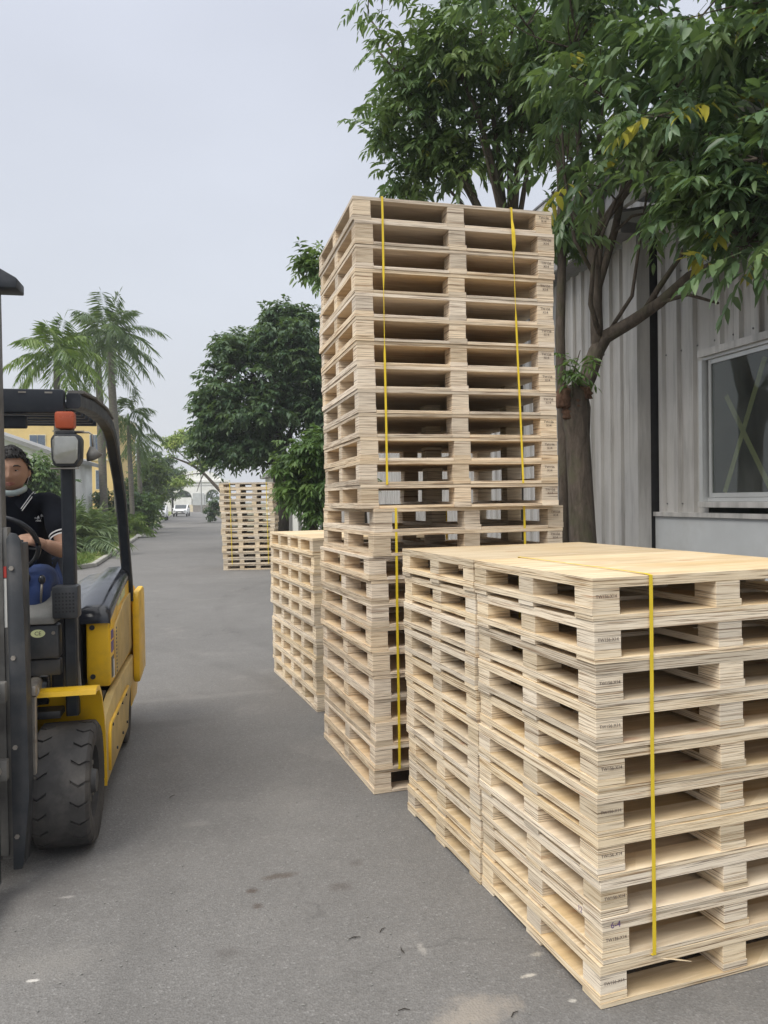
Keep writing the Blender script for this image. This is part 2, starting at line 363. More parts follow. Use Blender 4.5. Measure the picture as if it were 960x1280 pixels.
def text_mesh(name, body, size, mat, parent, loc, rot, depth=.0002, align='CENTER'):
    cu = bpy.data.curves.new(name+'_curve', 'FONT'); cu.body = body; cu.size = size; cu.extrude = depth; cu.align_x = align; cu.align_y = 'CENTER'; cu.resolution_u = 3
    tmp = bpy.data.objects.new(name+'_tmp', cu); COL.objects.link(tmp)
    bpy.context.view_layer.update()
    me = bpy.data.meshes.new_from_object(tmp.evaluated_get(bpy.context.evaluated_depsgraph_get()))
    bpy.data.objects.remove(tmp)
    o = bpy.data.objects.new(name, me); COL.objects.link(o); me.materials.clear(); me.materials.append(MAT[mat])
    o.parent = parent; o.location = loc; o.rotation_euler = rot
    return o

# ------------------------------------------------------------------ setting
def flat(name, pts, z, mat, label=None):
    mb = MB(); f = [mb.bm.verts.new((p[0], p[1], z)) for p in pts]; mb.bm.faces.new(f)
    return tag(mb.build(name, mat), label, None, None, 'structure')
flat('ground', [(-900, -300), (900, -300), (900, 1500), (-900, 1500)], -.012, 'soil')
P2 = lambda t, w: tuple(st(t, w))[:2]
flat('road', [P2(-12, -30), P2(-12, 6.5), P2(24, 6.5), P2(24, 3.1), P2(150, 3.1), P2(150, -2.5), P2(22.5, -2.5), P2(21.2, -3.3), P2(20.6, -5), P2(20.4, -30)], -.002, 'asphalt')
flat('concrete_apron', [P2(14.5, -26), P2(14.5, -4.2), P2(18.6, -2.9), P2(20.3, -2.9), P2(20.2, -26)], .003, 'concrete')
# raised verge on the left, with kerb
def verge(name, t0, t1, w0, w1):
    mb = MB(); pts = [P2(t0, w1), P2(t0, w0-1.0), P2(t0+.5, w0-.4), P2(t0+1.3, w0), P2(t1-.8, w0), P2(t1, w0-.7), P2(t1, w1)]
    mb.prism(pts, -.011, .10, 'Z'); return tag(mb.build(name, 'turf'), None, None, None, 'structure')
verge('verge', 21.0, 41.0, -2.66, -14); verge('verge', 45.0, 150, -2.66, -30)
kb = MB()
kp = [st(21.0, -14), st(20.95, -3.9), st(21.3, -3.1), st(22.2, -2.58), st(23, -2.58)] + [st(t, -2.58) for t in range(25, 41, 2)] + [st(40.6, -2.8)]
kb.rail([p+Vector((0, 0, .055)) for p in kp], .12, .15, (0, 0, 1)); tag(kb.build('kerb', 'kerb_stone'), None, None, None, 'structure')
kb = MB(); kb.rail([st(t, -2.58, .05) for t in range(45, 151, 5)], .12, .15, (0, 0, 1)); tag(kb.build('kerb', 'kerb_stone'), None, None, None, 'structure')
flat('footpath', [P2(41, -30), P2(41, -2.5), P2(45, -2.5), P2(45, -30)], .006, 'concrete')
flat('dirt_strip', [P2(24, 3.0), P2(24, 12), P2(150, 12), P2(150, 3.0)], .004, 'soil')

# ------------------------------------------------------------------ pallets
def pallet_proto(name, L, D, ns, nd, HT, deck, d_t, s_t, bs, bd, mat, layered=True, stamp=None, stamp_right=False):
    """local x = s (front edge), y = d (depth), z up, origin at the near-left corner."""
    r = empty(name)
    j = lambda a=.002: rnd.uniform(-a, a)
    MB().box((L/2, D/2, HT-deck/2-.0005), (L, D, deck-.001), None, .0012).build('top_deck', mat, r)
    xs = [bs/2 + i*(L-bs)/(ns-1) for i in range(ns)]; ys = [bd/2 + i*(D-bd)/(nd-1) for i in range(nd)]
    zb = s_t + d_t if layered else max(d_t, s_t)
    bmesh_cache = {}
    for i, x in enumerate(xs):
        for k, y in enumerate(ys):
            zt = HT-deck; ex = 0
            o = MB().box((0, 0, 0), (bs+j(.003), bd+j(.003), zt-zb-.0006), None, .001).build('block', mat, r)
            dx = .0 if i in (0, ns-1) else j(.006); dy = 0 if k in (0, nd-1) else j(.006)
            o.location = (x + dx + (.0015 if i == 0 else -.0015 if i == ns-1 else 0), y + dy + (.0015 if k == 0 else -.0015 if k == nd-1 else 0), (zt+zb)/2); o.rotation_euler = (0, 0, j(.006))
            if stamp and i == 0 and k == 0:
                text_mesh('printed_stamp', stamp, .0158, 'ink_faded', o, (0.0, -bd/2-.0018, .004), (PI/2, 0, 0))
            if stamp_right and i == ns-1 and k == 0:
                text_mesh('printed_stamp', 'TW156\nX14', .021, 'ink_faded', o, (0.0, -bd/2-.0018, .012), (PI/2, 0, 0))
    z0 = s_t if layered else 0
    for x in xs:
        MB().box((x, D/2, z0+d_t/2), (bs+.004+j(), D-.001, d_t-.0006), None, .001).build('bottom_board', mat, r)
    if layered:
        for y in ys: MB().box((L/2, y, s_t/2), (L-.001, bd+.004+j(), s_t-.0006), None, .001).build('bottom_board', mat, r)
    else:
        for y in ys:
            for i in range(ns-1):
                MB().box(((xs[i]+xs[i+1])/2, y, s_t/2+.0), (xs[i+1]-xs[i]-bs-.007, bd+.004+j(), s_t-.0006), None, .001).build('bottom_board', mat, r)
    return r
ORD = ['bottom', 'second', 'third', 'fourth', 'fifth', 'sixth', 'seventh', 'eighth', 'ninth', 'tenth', 'eleventh', 'twelfth', 'thirteenth', 'fourteenth', 'fifteenth']
def rank(i, n):
    if i == 0: return 'bottom'
    if i == n-1: return 'topmost'
    k = n-1-i
    return ORD[i]+' from bottom' if i < k else ORD[k]+' from top'
def stack(protos, n, HT, origin, th, desc, group, z0=0, jit=.006, steps=None, seed=1, first=None):
    rr = random.Random(seed); out = []
    for i in range(n):
        src, used = protos[i % len(protos)]
        o = src if not used[0] else copy_tree(src)
        used[0] = True
        sx, sy = (steps(i) if steps else (0, 0))
        sx += rr.gauss(0, jit); sy += rr.gauss(0, jit)
        c, s = math.cos(th), math.sin(th)
        o.location = (origin[0]+sx*c-sy*s, origin[1]+sx*s+sy*c, z0+i*HT)
        o.rotation_euler = (0, 0, th+rr.gauss(0, .0035))
        tag(o, desc % rank(i, n), 'pallet', group); out.append(o)
    return out
pA = [[pallet_proto('wooden_pallet', 1.12, .885, 3, 3, .1434, .036, .026, .0175, .105, .105, 'plywood', True, s), [False]] for s in ('TW156-X14', 'TW156-X14')]
pC = [[pallet_proto('wooden_pallet', 1.24, 1.165, 3, 3, .1375, .021, .033, .017, .105, .105, 'plywood_pink', False, None, True), [False]] for _ in range(2)]
pD = [[pallet_proto('wooden_pallet', 1.20, 1.62, 3, 5, .140, .024, .030, .016, .10, .10, 'plywood', False), [False]]]
pE = [[pallet_proto('wooden_pallet', 1.32, 1.15, 4, 3, .1455, .042, .030, .034, .11, .10, 'plywood', False), [False]] for _ in range(1)]
index_children()
TA = .3314; oA = Vector((.681, 2.535, 0)); sA = Vector((math.cos(TA), math.sin(TA), 0)); dA = Vector((-math.sin(TA), math.cos(TA), 0))
stA = stack(pA, 10, .1434, oA, TA, 'pale plywood pallet, %s in the nearest waist high stack at lower right', 'pallets in the nearest stack', jit=.0035, steps=lambda i: (.014-.0016*i + (.012 if i == 1 else 0), 0.0), seed=4)
oB = oA + dA*.893
stB = stack(pA, 10, .1434, oB, TA, 'pale plywood pallet, %s in the stack joined behind the nearest one', 'pallets in the stack behind the nearest one', jit=.004, steps=lambda i: (.012-.0014*i, 0), seed=9)
TC = .330; oC = Vector((-.078, 4.435, 0))
stC = stack(pC, 12, .1375, oC, TC, 'plywood pallet, %s of the twelve under the tall strapped tower', 'pallets in the lower half of the tall tower', jit=.006, steps=lambda i: ((.0, 0) if i < 9 else (-.010, 0)) if i < 10 else (.015, 0), seed=3)
TU = .252
stC2 = stack(pC, 13, .1375, Vector((-.128, 4.437, 0)), TU, 'plywood pallet, %s of the thirteen in the upper strapped half of the tower', 'pallets in the upper half of the tall tower', z0=12*.1375, jit=.0035, steps=lambda i: (-.0022*i, 0), seed=5)
gD = at(396, 890, 1); r_ = ray(396, 890); gD = Vector((0, 0, H)) + r_*(-H/r_.z); r_ = ray(340.6, 838); gD2 = Vector((0, 0, H)) + r_*(-H/r_.z)
dd = (gD2-gD); thD = math.atan2(-dd.x, dd.y)
stD = stack(pD, 10, .140, gD, thD, 'plywood pallet with four side openings, %s of the stack behind the tower', 'pallets in the low stack behind the tower', jit=.004, steps=lambda i: ((.0, 0) if i < 5 else (-.008, 0)), seed=6)
r_ = ray(279, 713); gE = Vector((0, 0, H)) + r_*(-H/r_.z)
stE = stack(pE, 15, .1455, gE, R(3), 'plywood pallet with three front openings, %s of the far roadside stack', 'pallets in the far roadside stack', jit=.010, steps=lambda i: (-.004*i-(.02 if i > 10 else 0), 0), seed=8)

def strap(name, o, th, s0, s1, D, z0, z1, label, group=None, w=.016, e=.004, twist=None):
    """yellow band: up the front (leaning from s0 to s1), over the top, down the back, under"""
    c, sn = math.cos(th), math.sin(th)
    W = lambda x, y, z: Vector((o[0]+x*c-y*sn, o[1]+x*sn+y*c, z))
    path = []
    n = 22
    for i in range(n+1):
        f = i/n; z = z0+(z1-z0)*f; hw = w/2; off = -e
        if twist and twist[0] < f < twist[1]: hw = w*.16
        if twist and len(twist) > 2 and twist[2] < f < twist[3]: hw = w*.95; off = -e-.012
        path.append((s0+(s1-s0)*f+.0008*math.sin(f*9), off, z, hw))
    path += [(s1, .02, z1+.003, w/2)] + [(s1+.002*math.sin(k), D*k/6, z1+.0035, w*.28) for k in range(1, 6)] + [(s1, D+e, z1+.003, w/2), (s0, D+e, z0, w/2)]
    path += [(s0, D*.6, z0-.0002, w/2), (s0, 0, z0-.0002, w/2), (s0, -e, z0, w/2)]
    mb = MB(); mb.sheet([[W(x-h, y, z), W(x+h, y, z)] for x, y, z, h in path])
    return tag(mb.build(name, 'strap_yellow', None, False, .0009), label, 'strap', group)
strap('packing_strap', oA, TA, .223, .222, .885, .1434, 1.434, 'yellow plastic strap round the nearest waist high pallet stack', None, .0145, .008)
strap('packing_strap', (-.133, 4.437), TU, .155, .150, 1.165, 13*.1375, 25*.1375, 'left one of two yellow straps round the upper half of the tall tower', 'straps on the tall tower', .0125, .012, (.48, .70))
strap('packing_strap', (-.133, 4.437), TU, 1.005, .948, 1.165, 13*.1375, 25*.1375, 'right one of two yellow straps round the upper half of the tall tower, partly twisted', 'straps on the tall tower', .0125, .012, (.62, .82, .85, .95))
strap('packing_strap', (-.078, 4.435), TC, .150, .150, 1.165, .1375, 12*.1375, 'left one of two yellow straps round the lower half of the tall tower', 'straps on the tall tower', .0145, .014)
strap('packing_strap', (-.078, 4.435), TC, 1.0, .985, 1.165, .1375, 12*.1375, 'right one of two yellow straps round the lower half of the tall tower', 'straps on the tall tower', .0145, .014)
strap('packing_strap', gE, R(3), .23, .20, 1.15, .1455, 15*.1455, 'left yellow strap on the far roadside pallet stack', 'straps on the far stack', .015, .03)
strap('packing_strap', gE, R(3), 1.13, 1.10, 1.15, .1455, 15*.1455, 'right yellow strap on the far roadside pallet stack', 'straps on the far stack', .015, .03)
# splinter sticking out under the front strap and a hand-drawn mark
mb = MB(); P = oA + sA*.235 - dA*.03
mb.prism([(0, 0), (.05, -.018), (.085, -.05), (.045, -.03)], 0, .0015, 'Z'); o = mb.build('wood_splinter', 'plywood'); o.location = P + Vector((0, .01, .137)); o.rotation_euler = (R(-12), R(8), TA); tag(o, 'thin pale splinter sticking out below the front yellow strap', 'splinter')
text_mesh('marker_writing', '6-4', .030, 'marker_purple', stA[1], (.052, -.0006, .1434-.017), (PI/2, 0, 0))
text_mesh('marker_writing', '12', .028, 'marker_purple', stA[1], (-.0006, .13, .125), (PI/2, 0, -PI/2))

# ------------------------------------------------------------------ vegetation
def unit(a): return a/np.maximum(np.linalg.norm(a, axis=-1, keepdims=True), 1e-9)
def compound(name, mat, parent, C, D, Ln, nl, ll, lw, droop, rng, detail=True, jit=.25, rachis=True, flatv=None, yellow=0.0, leafdroop=.45):
    """C (n,3) leaf bases, D (n,3) directions; each a feather leaf of nl leaflets. One mesh."""
    n = len(C); C = np.asarray(C, float); D = unit(np.asarray(D, float)); Ln = np.asarray(Ln)*np.ones(n)
    up = np.array([0, 0, 1.0]); side = unit(np.cross(D, up) + rng.normal(0, .18, (n, 3)))
    tint_leaf = np.clip(rng.beta(2, 2.4, n)*.95, 0, .95); ylw = rng.random(n) < yellow; tint_leaf[ylw] = 1.0
    s = np.linspace(.22, 1.0, nl); sg = np.where(np.arange(nl) % 2 == 0, 1.0, -1.0)
    S = s[None, :, None]
    base = C[:, None] + D[:, None]*Ln[:, None, None]*S - up*(droop*Ln[:, None, None]*S**2)
    tan = unit(D[:, None] - up*(2*droop*S))
    term = (np.arange(nl) == nl-1)[None, :, None]
    ld = unit(np.where(term, tan, tan*.55 + side[:, None]*sg[None, :, None]*.85 - up*leafdroop + rng.normal(0, jit, (n, nl, 3))))
    L = (ll*(.75+.5*rng.random((n, nl)))*(0.75+.5*np.sin(PI*(s*.85+.1))[None]))[..., None]
    nrm = unit(up + rng.normal(0, .35, (n, nl, 3)) - ld*.3); wd = unit(np.cross(ld, nrm)); nrm = unit(np.cross(wd, ld))
    W = L*(lw/ll)*.5
    if detail:
        curl = (rng.random((n, nl, 1))*.25+.05)*L
        tp = [base, base+ld*L*.32+wd*W*.9+nrm*W*.35, base+ld*L*.36-nrm*curl*.1, base+ld*L*.32-wd*W*.9+nrm*W*.35,
              base+ld*L*.68+wd*W*.75+nrm*W*.25-up*curl*.35, base+ld*L*.70-up*curl*.45, base+ld*L*.68-wd*W*.75+nrm*W*.25-up*curl*.35, base+ld*L-up*curl]
        F_ = [(0, 1, 2), (0, 2, 3), (1, 4, 5, 2), (2, 5, 6, 3), (4, 7, 5), (5, 7, 6)]
    else:
        tp = [base, base+ld*L*.5+wd*W+nrm*W*.3, base+ld*L-up*L*.12, base+ld*L*.5-wd*W+nrm*W*.3]; F_ = [(0, 1, 2), (0, 2, 3)]
    k = len(tp); V = np.stack(tp, 2).reshape(-1, 3); m_ = n*nl
    tint = np.repeat(np.clip(tint_leaf[:, None] + rng.normal(0, .10, (n, nl)), 0, .955).ravel(), k)
    if ylw.any(): tint = np.where(np.repeat(np.repeat(ylw, nl), k), 1.0, tint)
    loops = []; starts = []; tot = []
    off = np.arange(m_)*k; cnt = 0
    fl = [np.array(f) for f in F_]; per = sum(len(f) for f in fl)
    arr = np.concatenate([f for f in fl]); LO = (off[:, None] + arr[None]).ravel()
    sz = np.array([len(f) for f in fl]); TOT = np.tile(sz, m_)
    if rachis:
        rs = np.linspace(0, 1, 4); rp = C[:, None] + D[:, None]*Ln[:, None, None]*rs[None, :, None] - up*(droop*Ln[:, None, None]*rs[None, :, None]**2)
        w_ = max(.0025, lw*.06)*(1.15-rs)[None, :, None]; a = rp+side[:, None]*w_; b_ = rp-side[:, None]*w_; c_ = rp - up*w_*1.3
        V2 = np.stack([a, b_, c_], 2).reshape(-1, 3); o2 = len(V)
        q = []
        for i in range(3):
            for x, y in ((0, 1), (1, 2), (2, 0)): q.append((i*3+x, i*3+y, (i+1)*3+y, (i+1)*3+x))
        q = np.array(q); LO2 = (o2 + (np.arange(n)*12)[:, None, None] + q[None]).ravel()
        V = np.concatenate([V, V2]); LO = np.concatenate([LO, LO2]); TOT = np.concatenate([TOT, np.full(n*9, 4)]); tint = np.concatenate([tint, np.full(n*12, .6)])
    me = bpy.data.meshes.new(name); me.vertices.add(len(V)); me.vertices.foreach_set('co', V.astype(np.float32).ravel())
    me.loops.add(len(LO)); me.loops.foreach_set('vertex_index', LO.astype(np.int32)); me.polygons.add(len(TOT))
    me.polygons.foreach_set('loop_start', np.concatenate([[0], np.cumsum(TOT)[:-1]]).astype(np.int32)); me.polygons.foreach_set('loop_total', TOT.astype(np.int32))
    me.update(calc_edges=True); at_ = me.attributes.new('tint', 'FLOAT', 'POINT'); at_.data.foreach_set('value', tint.astype(np.float32))
    me.materials.append(MAT[mat]); o = bpy.data.objects.new(name, me); COL.objects.link(o); o.parent = parent
    return o
def bez(p0, p1, p2, n=6): return [p0*(1-t)**2 + p1*2*t*(1-t) + p2*t*t for t in [i/n for i in range(n+1)]]
def tree(name, label, base, trunk, blobs, leafmat, barkmat, seed, leaf, nclump, per, cat='tree', group=None, fork=None, limbs=None, detail=True, yellow=0.0, twig=.012, out=.35, extra=None, sag=.1, arms=None):
    """trunk: [(point, radius)], blobs: [(centre, radii, weight)]. leaf=(rachis, n, ll, lw, droop)"""
    rng = np.random.default_rng(seed); root = empty(name, base); B = Vector(base); tag(root, label, cat, group)
    mb = MB(); mb.tube([Vector(p)-B for p, r in trunk], [r for p, r in trunk], 14)
    mb.build('trunk', barkmat, root, True)
    tips = [Vector(p) for p, r in (limbs or [])] or [Vector(trunk[-1][0])]
    w = np.array([b[2] for b in blobs], float); w /= w.sum(); cl = []
    for i in range(nclump):
        b_ = blobs[rng.choice(len(blobs), p=w)]; d = unit(rng.normal(0, 1, 3)); rr = rng.random()**.42
        cl.append((Vector(b_[0]) + Vector(d*rr*np.array(b_[1])), Vector(b_[0]), d*rr))
    br = MB(); FK = Vector(fork if fork is not None else trunk[-1][0])
    limb_pts = [FK]
    for am in (arms or []):
        mb2 = MB(); mb2.tube([Vector(p)-B for p, r in am], [r for p, r in am], 10); mb2.build('limb', barkmat, root, True); limb_pts += [Vector(p) for p, r in am[2:]]
    for (p, r) in (limbs or []):
        p = Vector(p); mid = FK.lerp(p, .45) + Vector((0, 0, (p-FK).length*.12)) + Vector(rng.normal(0, .06, 3))*(p-FK).length*.6
        pts = bez(FK, mid, p, 7); br.tube([q-B for q in pts], [r*(1-.62*k/7) for k in range(8)], 8); limb_pts += pts[2:]
    Cs, Ds, Ls = [], [], []
    for (c, bc, d) in cl:
        q = min(limb_pts, key=lambda p: (p-c).length + .35*abs(p.z-c.z)*(p.z > c.z)); ln = (c-q).length
        mid = q.lerp(c, .5) + Vector((0, 0, ln*sag)) + Vector(rng.normal(0, .08, 3))*ln
        br.tube([x-B for x in bez(q, mid, c, 4)], [twig*(1.15-.2*k)*(1+ln*.25) for k in range(5)], 5, False)
        if ln > .8: limb_pts.append(q.lerp(c, .6))
        outd = np.array((c-bc).normalized()) if (c-bc).length > 1e-3 else np.array([0, 0, 1.])
        for k in range(per):
            dd = unit(rng.normal(0, 1, 3)*np.array([1, 1, .6]) + outd*out*2 + np.array([0, 0, .25])); o_ = rng.random()*leaf[0]*.9
            pos = np.array(c-B) - outd*o_*.8 + rng.normal(0, leaf[0]*.28, 3)
            Cs.append(pos); Ds.append(dd); Ls.append(leaf[0]*(.65+.6*rng.random()))
    br.build('branch', barkmat, root, True)
    if extra:
        for (p, d, L) in extra: Cs.append(np.array(Vector(p)-B)); Ds.append(np.array(d)); Ls.append(L)
    compound('crown', leafmat, root, Cs, Ds, Ls, leaf[1], leaf[2], leaf[3], leaf[4], rng, detail, yellow=yellow)
    return root
V3 = lambda v: np.array(v)
LEAF_N = (.34, 11, .135, .052, .32)
# right-hand tree in front of the warehouse: forked trunk
bT = st(8.35, 3.62); bT = Vector((at(733, 800, 7.6).x, 7.6, 0))
q = lambda x, y, Y=7.6: at(x, y, Y)
tr1 = [(bT, .17), (q(730, 700), .135), (q(725, 600), .120), (q(722, 545), .118), (q(719, 512), .150), (q(716, 494), .145), (q(712, 482), .09)]
lim1 = [(q(800, 210, 7.2), .035), (q(690, 240, 7.7), .035), (q(860, 150, 6.4), .03), (q(930, 60, 5.8), .03), (q(690, 150, 8.0), .025)]
arm1 = [[(q(717, 520), .10), (q(722, 497), .10), (q(735, 470), .088), (q(745, 440), .080), (q(757, 421), .072), (q(790, 402, 7.4), .062), (q(825, 378, 7.2), .052), (q(862, 345, 7.0), .045), (q(905, 325, 6.6), .035), (q(960, 296, 6.2), .024)],
        [(q(748, 445), .06), (q(746, 415), .062), (q(745, 380), .058), (q(746, 350), .055), (q(738, 300), .045), (q(728, 240), .036), (q(722, 150), .028), (q(716, 60), .018)],
        [(q(746, 365), .04), (q(756, 330), .042), (q(768, 290), .038), (q(778, 240, 7.4), .032), (q(800, 150, 7.0), .022), (q(840, 60, 6.6), .014)],
        [(q(745, 385), .035), (q(748, 330), .036), (q(752, 260), .032), (q(748, 180), .026), (q(762, 90), .018)],
        [(q(752, 428), .026), (q(738, 380, 7.4), .024), (q(742, 320, 7.3), .018), (q(770, 250, 7.2), .014), (q(830, 190, 7.0), .009)],
        [(q(820, 380, 7.2), .02), (q(860, 368, 7.0), .018), (q(898, 379, 6.8), .011)],
        [(q(757, 421), .022), (q(790, 370, 7.4), .018), (q(800, 300, 7.3), .014), (q(812, 220, 7.1), .009)],
        [(q(746, 350), .02), (q(718, 300, 7.5), .018), (q(706, 220, 7.5), .014), (q(700, 120, 7.5), .009)],
        [(q(768, 290), .016), (q(790, 270, 7.3), .013), (q(830, 262, 7.1), .009), (q(862, 230, 6.9), .006)],
        [(q(800, 398, 7.35), .03), (q(822, 362, 7.2), .028), (q(852, 318, 7.0), .02), (q(880, 260, 6.6), .014)]]
tree('roadside_tree', 'large leafy tree with forked trunk in front of the grey corrugated wall at right', bT, tr1,
     [(q(850, 120, 6.3), (.95, .9, 1.0), 3), (q(760, 85, 7.2), (.75, .9, 1.0), 2.4), (q(925, 215, 5.6), (.45, .6, .55), 1.4), (q(940, 20, 5.6), (.8, .8, .8), 2.0), (q(1030, 150, 5.6), (.7, .7, 1.0), 1.2), (q(720, 30, 7.6), (.8, .8, .6), 1.5), (q(800, -120, 6.6), (1.6, 1.2, .8), 2.0), (q(702, 275, 7.2), (.14, .3, .08), .2), (q(805, 195, 6.8), (.5, .4, .35), .9), (q(905, 275, 5.8), (.35, .4, .34), .9), (q(955, 290, 5.4), (.3, .4, .30), .8)],
     'leaf_near', 'bark_brown', 11, (.36, 11, .125, .046, .34), 132, 7, fork=q(738, 300), limbs=lim1, arms=arm1, yellow=.03, twig=.007, sag=.05)
TR = [o for o in bpy.data.objects if o.name == 'roadside_tree'][0]
rb = random.Random(4)
for (x, y, rr_) in ((706, 498, .10), (722, 505, .085), (731, 492, .07), (712, 515, .075)):
    mb = MB(); c_ = q(x, y, 7.53) - TR.location; bmesh.ops.create_icosphere(mb.bm, subdivisions=3, radius=1)
    ph = [rb.uniform(0, 6) for _ in range(6)]
    for v in mb.bm.verts:
        n_ = v.co.copy(); k = 1+.16*math.sin(5*n_.x+ph[0])*math.sin(6*n_.y+ph[1])+.12*math.sin(11*n_.z+ph[2])+.08*math.sin(17*n_.x+9*n_.z+ph[3])
        v.co = c_ + Vector((n_.x*rr_, n_.y*rr_*.8, n_.z*rr_*1.15))*k
    mb.build('burl', 'bark_red', TR, True)
# hand-shaped second fork: right branch bulk and upright stems are limbs above; small suckers on the trunk
rng = np.random.default_rng(3)
sr = empty('trunk_sprout', q(716, 455, 7.35)); tag(sr, 'bright green sprout of leaves growing from the knotty trunk beside the tower', 'sprout')
mb = MB(); mb.tube([Vector((0.02, .15, -.35)), Vector((0, 0, -.1)), Vector((.06, -.05, .12))], [.012, .009, .004], 6); mb.build('stem', 'bark_brown', sr)
compound('foliage', 'leaf_bright', sr, rng.normal(0, .06, (16, 3))+np.array([0, 0, -.05]), np.concatenate([rng.normal(0, 1, (16, 2)), rng.normal(.1, .6, (16, 1))], 1), .26, 11, .075, .024, .3, rng)
# tree behind the tower
bU = Vector((at(640, 700, 9.2).x, 9.2, 0)); q9 = lambda x, y, Y=9.2: at(x, y, Y)
lim2 = [(q9(500, 120, 9.4), .05), (q9(470, 60, 9.4), .035), (q9(560, 60, 9.0), .05), (q9(600, 20, 9), .045), (q9(640, 40), .045), (q9(668, 60), .05), (q9(690, 90), .04), (q9(520, 200, 9.6), .03), (q9(600, 170, 8.8), .03), (q9(460, 20, 9.6), .03)]
tree('roadside_tree', 'tall thin leaved tree rising behind the top of the pallet tower', bU, [(bU, .13), (q9(642, 500), .115), (q9(640, 400), .11), (q9(640, 350), .09)],
     [(q9(522, 105, 9.4), (.52, .7, .85), 2.5), (q9(575, 185, 9.2), (.75, .6, .40), 1.7), (q9(510, 222, 9.6), (.26, .4, .16), .5), (q9(600, 60, 9.0), (.8, .7, .8), 3.0), (q9(670, 120), (.5, .6, .9), 1.6), (q9(560, -70, 9.0), (1.5, .8, .8), 1.6), (q9(480, 170, 9.4), (.14, .4, .38), .4)],
     'leaf_mid', 'bark_brown', 21, (.35, 11, .112, .040, .3), 138, 7, fork=q9(640, 350), limbs=lim2, yellow=.012, twig=.006, sag=.02)
# slim dark stem just right of the tower
bW = Vector((at(706, 700, 8.4).x, 8.4, 0)); q84 = lambda x, y: at(x, y, 8.4)
tree('slim_tree', 'slim dark stemmed tree squeezed between the tower and the forked tree', bW, [(bW, .06), (q84(704, 560), .055), (q84(700, 420), .052), (q84(703, 300), .045), (q84(700, 200), .04), (q84(690, 60), .03)],
     [(q84(700, 90), (.35, .5, .9), 1), (q84(712, 285), (.12, .2, .10), .15)], 'leaf_mid', 'bark_brown', 31, (.3, 11, .12, .045, .3), 30, 8, fork=q84(703, 300), limbs=[(q84(690, 60), .03)], yellow=.02, twig=.005)
# little sprig of the tree left of the tower top
bX = Vector((at(430, 700, 10.5).x+.35, 10.5, 0))
q10 = lambda x, y: at(x, y, 10.5)
tree('slender_tree', 'slender tree hidden behind the tower with one tuft of leaves showing at its left edge', bX, [(bX, .06), (q10(440, 450), .05), (q10(430, 360), .03), (q10(412, 335), .012)],
     [(q10(398, 333), (.14, .2, .22), 1)], 'leaf_mid', 'bark_brown', 33, (.28, 9, .11, .04, .4), 9, 7, twig=.004)
# big dark tree further up the road
qE = lambda x, y, Y=28: at(x, y, Y)
bE = Vector((at(351, 700, 28).x, 28, 0))
tree('roadside_tree', 'broad dark green tree with dense crown behind the far pallet stack', bE, [(bE, .32), (qE(352, 640), .27), (qE(350, 600), .25), (qE(346, 580), .22)],
     [(qE(318, 500), (2.3, 2, 2.1), 5), (qE(372, 430), (1.6, 1.6, 1.25), 3.2), (qE(300, 432), (.95, 1.1, .7), 1.3), (qE(262, 520), (.6, 1, 1.1), 1.0), (qE(300, 560), (1.7, 1.6, .7), 1.8), (qE(400, 500), (1.6, 1.6, 2.2), 3.0), (qE(430, 560), (1.5, 1.3, 1.5), 1), (qE(355, 395), (.8, .8, .45), .6)],
     'leaf_dark', 'bark_dark', 41, (.50, 9, .19, .085, .35), 470, 10, limbs=[(qE(280, 500), .12), (qE(310, 440), .12), (qE(360, 420), .14), (qE(400, 480), .12), (qE(310, 560), .08), (qE(420, 550), .1), (qE(330, 580), .05)], detail=False, twig=.015)
qF = lambda x, y, Y=15: at(x, y, Y)
bF = Vector((at(392, 700, 15).x, 15, 0))
tree('young_tree', 'young tree with drooping bright green leaves left of the tower', bF, [(bF, .09), (qF(391, 650), .08), (qF(390, 610), .07), (qF(392, 570), .045)],
     [(qF(392, 570), (.42, .6, .35), 2.2), (qF(380, 610), (.45, .55, .35), 2.0), (qF(400, 545), (.3, .5, .22), 1.0), (qF(430, 590), (.6, .6, .6), 1.2), (qF(398, 640), (.2, .4, .2), .5), (qF(352, 583), (.12, .3, .08), .25)],
     'leaf_bright', 'bark_dark', 51, (.28, 9, .15, .05, .4), 80, 9, limbs=[(qF(370, 590), .03), (qF(405, 540), .03), (qF(425, 590), .03)], detail=False, twig=.006)
# sparse tree leaning over the road
qG = lambda x, y, Y=62: at(x, y, Y)
bG = Vector((at(300, 700, 62).x, 62, 0)); bG.z = 0
tree('leaning_tree', 'sparse spring green tree leaning over the road beyond the far pallets', bG, [(bG, .26), (qG(290, 628), .22), (qG(272, 610), .14), (qG(255, 592), .11), (qG(238, 580), .09), (qG(214, 571), .05)],
     [(qG(238, 545), (1.9, 1.5, .45), 2), (qG(215, 552), (.9, 1.2, .35), 1), (qG(258, 575), (1.2, 1.2, .5), .8), (qG(222, 600), (1.3, 1.2, .45), 1.0), (qG(235, 560), (1.6, 1.2, .5), 1)],
     'leaf_spring', 'bark_brown', 61, (.45, 7, .26, .11, .3), 90, 6, fork=qG(255, 592), limbs=[(qG(214, 571), .08), (qG(232, 545), .07), (qG(205, 548), .06), (qG(262, 560), .06), (qG(222, 597), .05), (qG(246, 615), .05)], detail=False, twig=.022)

